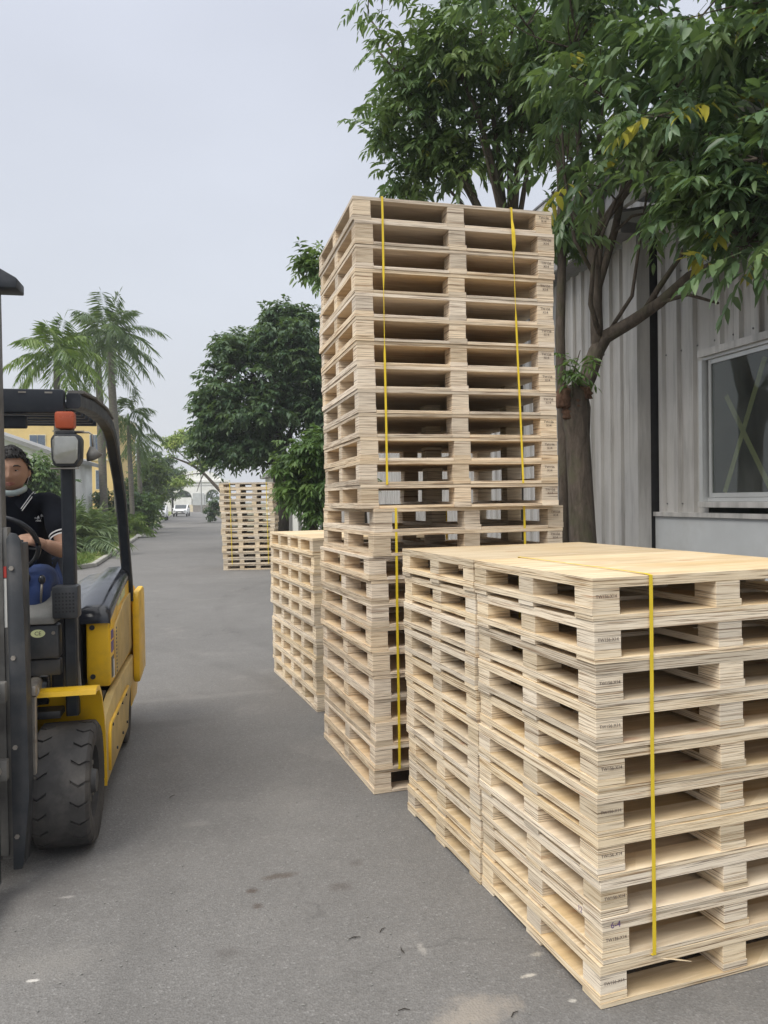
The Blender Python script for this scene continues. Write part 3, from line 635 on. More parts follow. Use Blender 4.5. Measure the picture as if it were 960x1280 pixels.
# palms
def palm(name, label, base, top, r0, nf, fl, mat, seed, lean=0, ll=.55, shaft=True, group='palms along the left side', lo=-.5):
    rng = np.random.default_rng(seed); root = empty(name, base); tag(root, label, 'palm tree', group); B = Vector(base); T = Vector(top)-B
    mb = MB(); mb.tube([Vector((0, 0, -.02)), T*.15, T*.5, T*.8, T*.93], [r0*1.25, r0*1.0, r0*1.08, r0*.85, r0*.7], 14); mb.build('trunk', 'bark_grey', root, True)
    if shaft: mb = MB(); mb.tube([T*.90, T*.95, T], [r0*.78, r0*.72, r0*.4], 12); mb.build('crownshaft', 'palm_shaft', root, True)
    for i in range(nf):
        az = 2*PI*i*.381966 + rng.normal(0, .15); el = R(78) + (R(78)*lo - R(78))*(i/(nf-1))**.9
        D = np.array([math.cos(az)*math.cos(el), math.sin(az)*math.cos(el), math.sin(el)])
        dr = .18+.38*math.cos(el)
        compound('frond', mat, root, [np.array(T)], [D], [fl*(.8+.3*rng.random())], 64, ll, ll*.075, dr, rng, False, .14, True, leafdroop=.62)
    return root
qq = lambda x, y, Y: at(x, y, Y)
def gp(x, Y): p = at(x, 640, Y); return Vector((p.x, p.y, .09))
palm('royal_palm', 'tallest royal palm with thick grey trunk, its crown above the forklift', gp(150, 38), qq(136, 415, 38), .20, 24, 2.7, 'leaf_royal', 71, ll=.62)
palm('royal_palm', 'royal palm with its trunk close behind the tallest one', gp(131, 42), qq(122, 432, 42), .20, 19, 2.7, 'leaf_royal', 72, ll=.62)
palm('royal_palm', 'yellow green palm behind the forklift roof, leftmost of the palms', gp(74, 33), qq(70, 440, 33), .15, 22, 2.15, 'leaf_palm_yellow', 73, ll=.6)
palm('royal_palm', 'slender dark palm with hanging fronds right of the tallest palm', gp(166, 40), qq(160, 517, 40), .12, 14, 2.0, 'leaf_royal', 74, ll=.5, lo=-.8)
palm('royal_palm', 'small far palm, rightmost of the palms on the left roadside', gp(177, 47), qq(172, 548, 47), .13, 12, 2.0, 'leaf_royal', 75, ll=.5, lo=-.7)
# arching bush palms (no clear trunk)
def bush(name, label, base, n, fl, mat, seed, ll=.34, spread=1.0, cat='bush', group='palm bushes in the verge', nl=44, w=.09):
    rng = np.random.default_rng(seed); root = empty(name, base); tag(root, label, cat, group)
    MB().tube([(0, 0, -.02), (0, 0, .2), (0, 0, .42)], [.16, .17, .1], 10).build('stump', 'bark_brown', root, True)
    for i in range(n):
        az = rng.random()*2*PI; el = R(80)-R(80)*spread*(i/n)**1.1
        D = np.array([math.cos(az)*math.cos(el), math.sin(az)*math.cos(el), math.sin(el)])
        compound('frond', mat, root, [np.array([rng.normal(0, .12), rng.normal(0, .12), .35])], [D], [fl*(.7+.4*rng.random())], nl, ll, ll*w, .25+.35*math.cos(el), rng, False, .12, True, leafdroop=.3)
    return root
bush('palm_bush', 'big arching palm bush right behind the forklift driver', gp(96, 25), 44, 2.0, 'leaf_palm', 81, .40)
bush('palm_bush', 'arching palm bush seen through the forklift frame, right of the bigger bush', gp(112, 30), 36, 1.7, 'leaf_palm', 82, .36)
bush('palm_bush', 'spiky grey green palm bush behind the driver shoulder', gp(62, 25), 30, 2.2, 'leaf_palm', 83, .42, .7)
bush('palm_bush', 'yellowish palm bush at the kerb between the forklift and the far shrubs', gp(158, 38), 30, 1.5, 'leaf_palm_yellow', 84, .38)
bush('palm_bush', 'small palm bush leftmost on the verge beside the shed', gp(20, 26), 24, 1.8, 'leaf_palm', 85, .36)
# shrubs and far trees on the left
def shrub(name, label, base, rad, mat, seed, ncl=40, per=8, cat='shrub', leaf=(.35, 7, .2, .09, .2), trunk=.05, hz=None, group='shrubs on the left roadside'):
    B = Vector(base); c = B + Vector((0, 0, hz if hz else rad[2]*.95))
    return tree(name, label, B, [(B, trunk*1.3), (B.lerp(c, .3), trunk), (B.lerp(c, .6), trunk*.7)], [(c, rad, 1), (c+Vector((rad[0]*.5, 0, rad[2]*.3)), [x*.6 for x in rad], .5), (c+Vector((-rad[0]*.5, 0, -rad[2]*.2)), [x*.65 for x in rad], .5)], mat, 'bark_dark', seed, leaf, ncl, per, cat, group, detail=False, twig=.012)
shrub('leafy_shrub', 'dark leafy shrub against the white shed behind the driver head', gp(42, 29), (.8, .8, 1.35), 'leaf_mid', 91, 45, 9, hz=2.3)
shrub('leafy_shrub', 'dark spiky shrub left of the headlight post', gp(66, 31), (.7, .7, 1.0), 'leaf_dark', 92, 36, 8, hz=1.8)
shrub('leafy_shrub', 'bright shrub climbing beside the slender palm trunks', gp(186, 50), (1.2, 1.2, 1.9), 'leaf_olive', 93, 70, 9, hz=2.9)
shrub('leafy_shrub', 'low olive green shrub below the slender palms', gp(172, 44), (1.3, 1.2, 1.1), 'leaf_bright', 94, 50, 8)
shrub('leafy_shrub', 'dark shrub covering the side of the half hidden white car', gp(182, 68), (1.5, 1.2, 1.3), 'leaf_dark', 95, 50, 8)
shrub('leafy_shrub', 'dark shrub on the verge right under the tallest palm', gp(148, 44), (1.6, 1.2, 1.6), 'leaf_dark', 99, 60, 8)
shrub('far_tree', 'dark bluish tree standing between the palms and the white gate', gp(196, 85), (2.4, 2.2, 2.8), 'leaf_dark', 96, 120, 9, 'tree', (.6, 7, .34, .16, .3), .15, 4.6, None)
shrub('far_tree', 'pale green tree in front of the left part of the white gate', gp(216, 110), (1.6, 1.5, 2.6), 'leaf_olive', 97, 60, 7, 'tree', (.6, 7, .34, .16, .3), .15, 4.4, None)
shrub('far_tree', 'tree filling the gap behind the gate arch', gp(236, 175), (9, 3, 4.5), 'leaf_mid', 98, 170, 9, 'tree', (.9, 7, .6, .28, .3), .25, 4.5, None)
shrub('far_tree', 'rounded tree far behind on the left, above the olive shrubs', gp(170, 95), (3.2, 2.5, 2.6), 'leaf_mid', 101, 110, 9, 'tree', (.6, 7, .36, .17, .3), .2, 4.2, None)
shrub('leafy_shrub', 'dark shrub at the foot of the far pallet stack, left of it', gp(268, 66), (.7, .7, .95), 'leaf_dark', 103, 24, 8)
# grass on the verge
rng = np.random.default_rng(5); n = 9000
tt = 21.3 + rng.random(n)**1.4*26; ww = -2.75-rng.random(n)**1.2*7
pos = np.outer(tt, np.array(US)) + np.outer(ww, np.array(VS)); pos[:, 2] = .10
keep = (tt < 40.8) | (tt > 45.2)
pos = pos[keep]; n = len(pos)
o = compound('grass', 'grass_blade', None, pos, np.concatenate([rng.normal(0, .5, (n, 2)), np.ones((n, 1))], 1), .08, 4, .13, .022, .2, rng, False, .5, False, yellow=.12, leafdroop=-.5)
tag(o, 'short patchy grass on the left verge', 'grass', None, 'stuff')

# ------------------------------------------------------------------ warehouse
def corrugated(name, mat, parent, t0, t1, w, z0, z1, pitch=.25, dep=.040, mbx=None, holes=None):
    prof = []; t = t0
    while t < t1-.001:
        for a, d in ((0, 0), (.62, 0), (.66, dep), (.90, dep), (.94, 0)):
            tt_ = t+a*pitch
            if tt_ < t1: prof.append((tt_, d))
        t += pitch
    prof.append((t1, 0))
    mb = MB()
    mb.sheet([[st(a, w-d, z0), st(a, w-d, z1)] for a, d in prof])
    return mb.build(name, mat, parent, False, .004)
W0 = 4.7; WH = empty('warehouse', st(5, W0)); tag(WH, 'grey corrugated metal warehouse with wide aluminium window and painted plinth at right', 'warehouse')
def wbox(mb, t0, t1, w0, w1, z0, z1, bev=0):
    c = st((t0+t1)/2, (w0+w1)/2, (z0+z1)/2); mb.box(c, (abs(w1-w0), abs(t1-t0), abs(z1-z0)), Matrix.Rotation(SD, 3, 'Z'), bev); return mb
def wpart(name, mat, parent, *a, bev=0):
    mb = MB(); wbox(mb, *a, bev); return mb.build(name, mat, parent)
_rebase = []
T0, TW0, TW1, T1 = -2.0, 2.9, 6.29, 7.075
zs, zt = 1.66, 3.0
corrugated('wall', 'steel_sheet', WH, TW1, T1, W0, 1.52, 4.72)
corrugated('wall', 'steel_sheet', WH, T0, TW0, W0, 1.52, 4.72)
corrugated('wall', 'steel_sheet', WH, TW0, TW1, W0, zt, 4.72)
wpart('plinth', 'plinth_paint', WH, T0, T1, W0-.05, W0+.2, 0, 1.49)
wpart('sill_flashing', 'steel_trim', WH, T0, T1, W0-.075, W0+.1, 1.492, 1.535)
wpart('wall_backing', 'interior', WH, T0, T1+.1, W0+3.2, W0+3.3, 0, 4.7)
wpart('floor_slab', 'interior', WH, T0, T1, W0+.2, W0+3.2, 0, .05)
wpart('ceiling_panel', 'interior', WH, T0, T1, W0+.06, W0+3.2, 4.3, 4.35)
wpart('end_wall', 'steel_dark', WH, T1+.002, T1+.05, W0+.02, W0+3.2, 0, 4.7)
wpart('end_wall', 'steel_dark', WH, T0-.05, T0-.002, W0+.02, W0+3.2, 0, 4.7)
wpart('eave_fascia', 'steel_trim', WH, T0, T1+.05, W0-.42, W0-.36, 4.62, 4.85); wpart('soffit', 'steel_dark', WH, T0, T1+.05, W0-.36, W0+.06, 4.725, 4.745)
rf = MB(); rf.sheet([[st(T0, W0-.45, 4.87), st(T1+.1, W0-.45, 4.87)], [st(T0, W0+9, 7.2), st(T1+.1, W0+9, 7.2)]]); rf.build('roof', 'steel_dark', WH, False, .04)
wf = wpart('window', 'aluminium', WH, TW0, TW1, W0-.05, W0+.05, zt-.05, zt, bev=.003)
wpart('head_trim', 'steel_trim', wf, TW0-.04, TW1+.04, W0-.085, W0-.051, zt-.02, zt+.045)
wpart('side_jamb', 'aluminium', wf, TW1-.02, TW1+.03, W0-.08, W0+.05, zs-.02, zt-.052)
wpart('sill', 'steel_trim', wf, TW0, TW1+.03, W0-.10, W0+.05, zs-.075, zs-.022, bev=.004)
wpart('sill', 'aluminium', wf, TW0, TW1-.022, W0-.03, W0+.03, zs-.02, zs+.015)
wd = (TW1-.03-TW0)/4
for i in range(4):
    a0 = TW1-.045-wd*(i+1)+.02; a1 = TW1-.045-wd*i
    yy = W0-.015+(.018 if i % 2 else 0)
    mb = MB()
    wbox(mb, a0, a0+.035, yy-.014, yy+.014, zs+.017, zt-.052); wbox(mb, a1-.035, a1, yy-.014, yy+.014, zs+.017, zt-.052)
    wbox(mb, a0+.036, a1-.036, yy-.013, yy+.013, zs+.018, zs+.058); wbox(mb, a0+.036, a1-.036, yy-.013, yy+.013, zt-.092, zt-.053)
    mb.build('sash', 'aluminium', wf)
    wpart('pane', 'window_glass', wf, a0+.037, a1-.037, yy-.003, yy+.003, zs+.059, zt-.093)
# crossed tape inside the first pane, a few things inside
def tape(t_a, z_a, t_b, z_b, off=.02):
    a = st(t_a, W0+off, z_a); b_ = st(t_b, W0+off, z_b); d = b_-a; ang = math.atan2(d.z, (b_-a).dot(US)); mb = MB()
    rot = Matrix.Rotation(SD, 3, 'Z') @ Matrix.Rotation(ang, 3, 'X'); mb.box((a+b_)/2, (.001, d.length, .055), rot); mb.build('tape_strip', 'tape_yellow', wf)
tape(6.10, 1.72, 5.58, 2.86, .025); tape(6.08, 2.60, 5.54, 1.76, .03)
mb = MB()
for k in range(16):
    for z in (1.62, 3.12, 3.9, 4.55):
        t = 7.0-.25*k
        if TW0 < t < TW1 and z < 3.05: continue
        mb.box(st(t-.07, W0-.006, z), (.014, .012, .014), Matrix.Rotation(SD, 3, 'Z'))
mb.build('screws', 'steel_dark', WH)
fr = empty('storage_rack', st(5.6, W0+1.3)); tag(fr, 'dim grey rack with boxes standing inside behind the warehouse window', 'rack')
for k, (a, z) in enumerate([(-.9, 0), (.9, 0)]):
    m2 = MB(); m2.box((0, a, 1.3), (.05, .05, 2.6)); m2.build('post', 'steel_trim', fr)
for z in (1.4, 2.0, 2.5): m2 = MB(); m2.box((0, 0, z), (.5, 1.85, .04)); m2.build('shelf', 'worn_grey', fr)
for (a, z, s) in ((-.5, 1.42, .35), (.2, 1.42, .25), (.4, 2.02, .3), (-.3, 2.02, .22)): m2 = MB(); m2.box((0, a, z+s/2), (.3, s*1.1, s), None, .01); m2.build('carton', 'cream_paint', fr)
fr.rotation_euler = (0, 0, SD)
# lower wing, with pillar flashing, wall to the ground and eave
WG = empty('warehouse_wing', st(12, 4.55)); tag(WG, 'lower corrugated metal wing with dark corner gap, left of the windowed warehouse', 'warehouse')
corrugated('wall', 'steel_sheet', WG, 7.36, 24, 4.55, .05, 4.36, .21, .035)
wpart('corner_flashing', 'steel_trim', WG, 7.10, 7.355, 4.47, 4.62, 0, 4.38)
wpart('gap_shade', 'gap_dark', WG, 7.11, 7.15, 4.622, 5.2, 0, 4.4)  # near-black sheet; the shade inside the corner gap is painted into it
wpart('gutter', 'steel_dark', WG, 7.10, 24.05, 4.30, 4.52, 4.385, 4.50, bev=.006)
wpart('gutter_lip', 'steel_trim', WG, 7.10, 24.05, 4.26, 4.298, 4.40, 4.56)
rf = MB(); rf.sheet([[st(7.05, 4.25, 4.58), st(24.1, 4.25, 4.58)], [st(7.05, 6.3, 5.0), st(24.1, 6.3, 5.0)]]); rf.build('roof', 'steel_dark', WG, False, .03)
corrugated('upper_wall', 'steel_dark', WG, 7.1, 24, 6.25, 4.95, 6.55, .25, .03)
wpart('upper_eave', 'steel_trim', WG, 7.05, 24.1, 6.02, 6.10, 6.50, 6.78)
rf = MB(); rf.sheet([[st(7.05, 6.0, 6.80), st(24.1, 6.0, 6.80)], [st(7.05, 12, 8.2), st(24.1, 12, 8.2)]]); rf.build('roof', 'steel_dark', WG, False, .03)
for tdp in (9.05,): mb = MB(); mb.tube([st(tdp, 4.42, 0), st(tdp, 4.42, 4.4)], .035, 10); mb.build('downpipe', 'white_wall', WG, True)
# white walled building further on
WB = empty('white_building', st(36, 6.2)); tag(WB, 'white walled industrial building with dark pillars beyond the wing on the right', 'building')
wpart('wall', 'white_wall', WB, 25.5, 60, 5.6, 5.8, 0, 3.4); wpart('eave', 'roof_grey', WB, 25.4, 60.1, 5.2, 5.9, 3.42, 3.6)
for t in (27, 30, 33, 36.5, 40, 44, 48): wpart('pillar', 'steel_dark', WB, t, t+.5, 5.45, 5.598, 0, 3.39)
for t in (28.6, 31.6, 34.7, 38.2): f_ = wpart('window', 'aluminium', WB, t, t+1.2, 5.54, 5.598, 1.2, 2.4); wpart('pane', 'window_blue', f_, t+.08, t+1.12, 5.525, 5.538, 1.28, 2.32)
for par in (WH, WG, WB):
    for o in [c for c in bpy.data.objects if c.parent is par]: o.matrix_parent_inverse = Matrix.Translation(-par.location)

# yellow building, shed
YB = empty('yellow_building', at(60, 640, 62)*1.0); YB.location.z = 0; tag(YB, 'yellow rendered building with blue windows behind the palms', 'building')
YB.rotation_euler = (0, 0, R(8))
def lpart(par, name, mat, a, b_, bev=0): mb = MB(); mb.span(a, b_, bev); return mb.build(name, mat, par)
x0 = -14.0; x1 = 5.3
lpart(YB, 'wall', 'yellow_wall', (x0, 0, 0), (x1, 9, 8.7)); lpart(YB, 'parapet', 'cream_paint', (x0-.1, -.12, 8.71), (x1+.1, 9.1, 9.0))
lpart(YB, 'cornice', 'cream_paint', (x0-.05, -.08, 5.2), (x1+.05, -.003, 5.35))
for (xx, zz, ww_, hh_) in ((-1.25, 5.75, 1.15, 1.5), (-4.6, 5.75, 1.15, 1.5), (3.35, 5.75, .75, 1.5), (3.75, 2.9, .7, 1.5), (-8, 5.75, 1.15, 1.5), (-1.25, 2.6, 1.15, 1.5), (-11.3, 5.75, 1.15, 1.5)):
    f_ = lpart(YB, 'window', 'cream_paint', (xx-.06, -.05, zz-.06), (xx+ww_+.06, -.002, zz+hh_+.06)); lpart(f_, 'pane', 'window_blue', (xx, -.08, zz), (xx+ww_/2-.02, -.052, zz+hh_)); lpart(f_, 'pane', 'window_blue', (xx+ww_/2+.02, -.08, zz), (xx+ww_, -.052, zz+hh_))
lpart(YB, 'air_conditioner', 'white_wall', (3.7, -.45, 2.05), (4.5, -.01, 2.6), .02)
SH = empty('white_shed', at(20, 640, 36)); SH.location.z = 0; SH.rotation_euler = (0, 0, R(10)); tag(SH, 'white gabled shed with sloping grey roof edge behind the driver', 'shed')
mb = MB(); mb.prism([(-9, 0), (1.9, 0), (1.9, 3.9), (-.9, 4.95), (-4.5, 6.2), (-9, 4.7)], 0, 8, 'Y'); mb.build('wall', 'white_wall', SH)
mb = MB(); mb.prism([(2.3, 3.76), (2.3, 3.96), (-4.5, 6.45), (-9.4, 4.8), (-9.4, 4.6), (-4.5, 6.25)], -.35, 8.3, 'Y'); mb.build('roof', 'roof_grey', SH)
lpart(SH, 'door', 'window_blue', (.2, -.05, 0), (1.6, -.005, 2.2))

# gate at the road end
GT = empty('gate_building', at(243, 640, 150)); GT.location.z = 0; tag(GT, 'white arched gate building closing the far end of the road', 'gate')
def arch(mb, cx, w, h, zs_, depth0, depth1, x0, x1, ztop):
    pass
mb = MB()
def wall_arches(x0, x1, ztop, arches, y0, y1):
    """arches: (cx, half width, spring height, rise)"""
    xs = [x0]; segs = []
    for cx, hw, sp, ri in arches:
        for k in range(13): a = PI - PI*k/12; segs.append((cx+hw*math.cos(a), sp+ri*math.sin(a)))
    poly = [(x0, 0), (x0, ztop), (x1, ztop), (x1, 0)]
    for cx, hw, sp, ri in sorted(arches, key=lambda q: -q[0]):
        poly += [(cx+hw, 0), (cx+hw, sp)] + [(cx+hw*math.cos(PI*k/12), sp+ri*math.sin(PI*k/12)) for k in range(1, 12)] + [(cx-hw, sp), (cx-hw, 0)]
    mb.prism(poly, y0, y1, 'Y')
wall_arches(-6.5, 6.5, 5.6, [(-2.2, 1.75, 2.6, 1.5), (3.6, 1.5, 2.5, 1.7)], 0, .8); mb.build('arcade_wall', 'white_wall', GT)
lpart(GT, 'cornice', 'white_wall', (-6.8, -.25, 5.62), (6.8, 1.1, 6.0)); lpart(GT, 'band', 'roof_grey', (-6.55, -.06, 4.9), (6.55, -.003, 5.0))
mb = MB(); mb.prism([(-5, 6.01), (5.4, 6.01), (4.2, 7.2), (1.2, 8.1), (-3.2, 7.4)], .1, .9, 'Y'); mb.build('pediment', 'white_wall', GT)
lpart(GT, 'gate_leaf', 'white_wall', (-3.9, -.3, 0), (-.45, -.15, 2.7)); lpart(GT, 'gate_leaf', 'plinth_paint', (-.2, -.3, 0), (2.0, -.15, 3.5))
LW = empty('low_wall', at(258, 640, 140)); LW.location.z = 0; tag(LW, 'low grey brown wall along the road end in front of the gate', 'wall')
lpart(LW, 'wall', 'low_wall', (-2.4, 0, 0), (7.0, .3, 1.15)); lpart(LW, 'wall_end', 'cream_paint', (-4.4, -.02, 0), (-2.405, .3, 1.3)); lpart(LW, 'coping', 'kerb_stone', (-2.5, -.06, 1.152), (7.1, .36, 1.25))
# lamp poles in the distance
for (x, y, Y, nme) in ((252, 592, 120, 'thin grey utility pole standing before the right gate arch'), (203, 575, 90, 'thin pale utility pole left of the gate, among the trees')):
    b0 = gp(x, Y); tp = at(x, y-10, Y); P = empty('utility_pole', b0); tag(P, nme, 'pole'); mb = MB(); h_ = tp.z; mb.tube([(0, 0, 0), (0, 0, h_)], [.10, .07], 8); mb.build('pole', 'roof_grey', P); lpart(P, 'cross_arm', 'roof_grey', (-.5, -.04, h_-.5), (.5, .04, h_-.42))

# cars
def car(name, label, loc, rz):
    r = empty(name, loc, rz); tag(r, label, 'car', 'white cars parked on the left side of the far road')
    # local: x across, y forward = towards -y (nose), built nose at -2.0
    prof = [(-2.0, .35), (-2.05, .62), (-1.9, .80), (-1.0, .98), (-.35, 1.42), (.9, 1.46), (1.75, 1.05), (1.95, .95), (2.0, .35)]
    mb = MB(); mb.prism(prof, -.82, .82, 'X', .06); mb.build('body', 'car_white', r, 'auto')
    mb = MB(); mb.prism([(-1.02, 1.0), (-.40, 1.41), (-.37, 1.40), (-.95, .98)], -.66, .66, 'X'); o = mb.build('windscreen', 'car_glass', r); o.location = (0, -.035, .02)
    for s in (-1, 1):
        mb = MB(); mb.prism([(-.75, 1.02), (-.25, 1.36), (.85, 1.38), (1.35, 1.05)], s*.822, s*.828, 'X'); mb.build('side_window', 'car_glass', r)
        mb = MB(); mb.box((s*.62, -2.02, .72), (.3, .12, .15), None, .03); mb.build('headlight', 'car_lamp', r)
        mb = MB(); mb.box((s*.92, -.75, 1.0), (.16, .1, .12), None, .03); mb.build('mirror', 'car_white', r)
        for y in (-1.3, 1.3): mb = MB(); mb.lathe([(s*.70, .2), (s*.70, .3), (s*.84, .3), (s*.84, .18)], 'X', 18, (0, y, .3)); mb.build('wheel', 'car_tyre', r)
    mb = MB(); mb.box((0, -2.045, .60), (.9, .06, .16), None, .02); mb.build('grille', 'car_black', r)
    mb = MB(); mb.box((0, -2.06, .40), (1.3, .06, .12), None, .02); mb.build('bumper_intake', 'car_black', r)
    mb = MB(); mb.box((0, -2.09, .50), (.42, .015, .1)); mb.build('number_plate', 'sticker_white', r)
    return r
p = at(227, 640, 96); c0 = car('parked_car', 'white hatchback facing the camera beside the road near the gate', (p.x, p.y, 0), R(8))
p = at(198, 640, 76); index_children(); c1 = copy_tree(c0); c1.location = (p.x, p.y, 0); c1.rotation_euler = (0, 0, R(12)); c1['label'] = 'white rounded car half hidden by the dark shrub on the left verge'

# ------------------------------------------------------------------ forklift (local x across towards the road middle, y backwards, z up)
FA = R(12.5); FO = Vector((-1.47, 3.9, 0))
FK_ = empty('forklift', FO, FA); tag(FK_, 'yellow and black forklift truck standing at the left edge with raised mast', 'forklift')
MIR = -.98
def fpart(name, mat, fn, parent=None, smooth='auto'):
    mb = MB(); fn(mb); return mb.build(name, mat, parent or FK_, smooth)
# wheels
def wheel(a0, a1, y, r, lugs=True):
    out = a1 if a1 > a0 else a0
    s = 1 if a1 > -.5 else -1
    cx = (a0+a1)/2; hw = abs(a1-a0)/2
    w_ = fpart('wheel', 'rim_steel', lambda mb: mb.lathe([(-hw*.8, r*.50), (-hw*.5, r*.60), (hw*.45*1, r*.60), (hw*.5, r*.42), (hw*.72, r*.38), (hw*.78, r*.20), (hw*.98, r*.18), (hw*1.0, r*.06)] if s > 0 else [(-hw, r*.06), (-hw*.98, r*.18), (-hw*.78, r*.20), (-hw*.5, r*.42), (-hw*.45, r*.60), (hw*.5, r*.60), (hw*.8, r*.5)], 'X', 28, (cx, y, r)))
    def ty(mb):
        prof = [(-hw*.90, r*.60), (-hw*.97, r*.66), (-hw*1.0, r*.80), (-hw*.98, r*.90), (-hw*.90, r*.955), (-hw*.42, r*.955), (-hw*.38, r*.993), (hw*.38, r*.993), (hw*.42, r*.955), (hw*.90, r*.955), (hw*.98, r*.90), (hw*1.0, r*.80), (hw*.97, r*.66), (hw*.90, r*.60), (hw*.88, r*.575), (-hw*.88, r*.575)]
        rings = []
        seg = 44
        for (o, rr) in prof: rings.append([mb.bm.verts.new((cx+o, y+rr*math.cos(2*PI*k/seg), r+rr*math.sin(2*PI*k/seg))) for k in range(seg)])
        for i in range(len(rings)):
            for k in range(seg): mb.bm.faces.new((rings[i][k], rings[i][(k+1) % seg], rings[(i+1) % len(rings)][(k+1) % seg], rings[(i+1) % len(rings)][k]))
        if lugs:
            nl_ = 20
            for sd_ in (-1, 1):
                for k in range(nl_):
                    a = 2*PI*(k+(.5 if sd_ > 0 else 0))/nl_; da = 2*PI/nl_*.43
                    # a lug: wavy block from the shoulder to the centre line
                    us_ = [(1.0, .84, 0), (.985, .93, .0), (.88, .990, .01), (.66, .998, .06), (.36, .997, -.03)]
                    for j_ in range(len(us_)-1):
                        (u0, r0_, s0_), (u1, r1_, s1_) = us_[j_], us_[j_+1]
                        def pt(u, rr, sh, e): aa = a + e*da + sh; return mb.bm.verts.new((cx+sd_*u*hw, y+rr*r*math.cos(aa), r+rr*r*math.sin(aa)))
                        lo0, lo1 = r0_-.05, r1_-.05
                        A = [pt(u0, r0_, s0_, -1), pt(u0, r0_, s0_, 1), pt(u1, r1_, s1_, 1), pt(u1, r1_, s1_, -1)]
                        B_ = [pt(u0, lo0, s0_, -1.04), pt(u0, lo0, s0_, 1.04), pt(u1, lo1, s1_, 1.04), pt(u1, lo1, s1_, -1.04)]
                        mb.bm.faces.new(A)
                        for q0, q1 in ((0, 1), (1, 2), (2, 3), (3, 0)):
                            try: mb.bm.faces.new((A[q0], B_[q0], B_[q1], A[q1]))
                            except Exception: pass
    fpart('tyre', 'rubber', ty, w_)
    if lugs or True:
        def nuts(mb):
            for k in range(6):
                a = 2*PI*k/6; mb.lathe([(0, .012), (.014, .012)], 'X', 6, (cx+s*hw*.70, y+r*.30*math.cos(a), r+r*.30*math.sin(a)))
        fpart('wheel_nuts', 'bare_steel', nuts, w_, False)
    return w_
wheel(-.27, 0.0, 0, .302); wheel(MIR+.27, MIR, 0, .302)
wheel(-.20, -.015, 1.62, .235, False); wheel(MIR+.20, MIR+.015, 1.62, .235, False)
both = (1, -1)
def X(s, a): return a if s > 0 else MIR-a
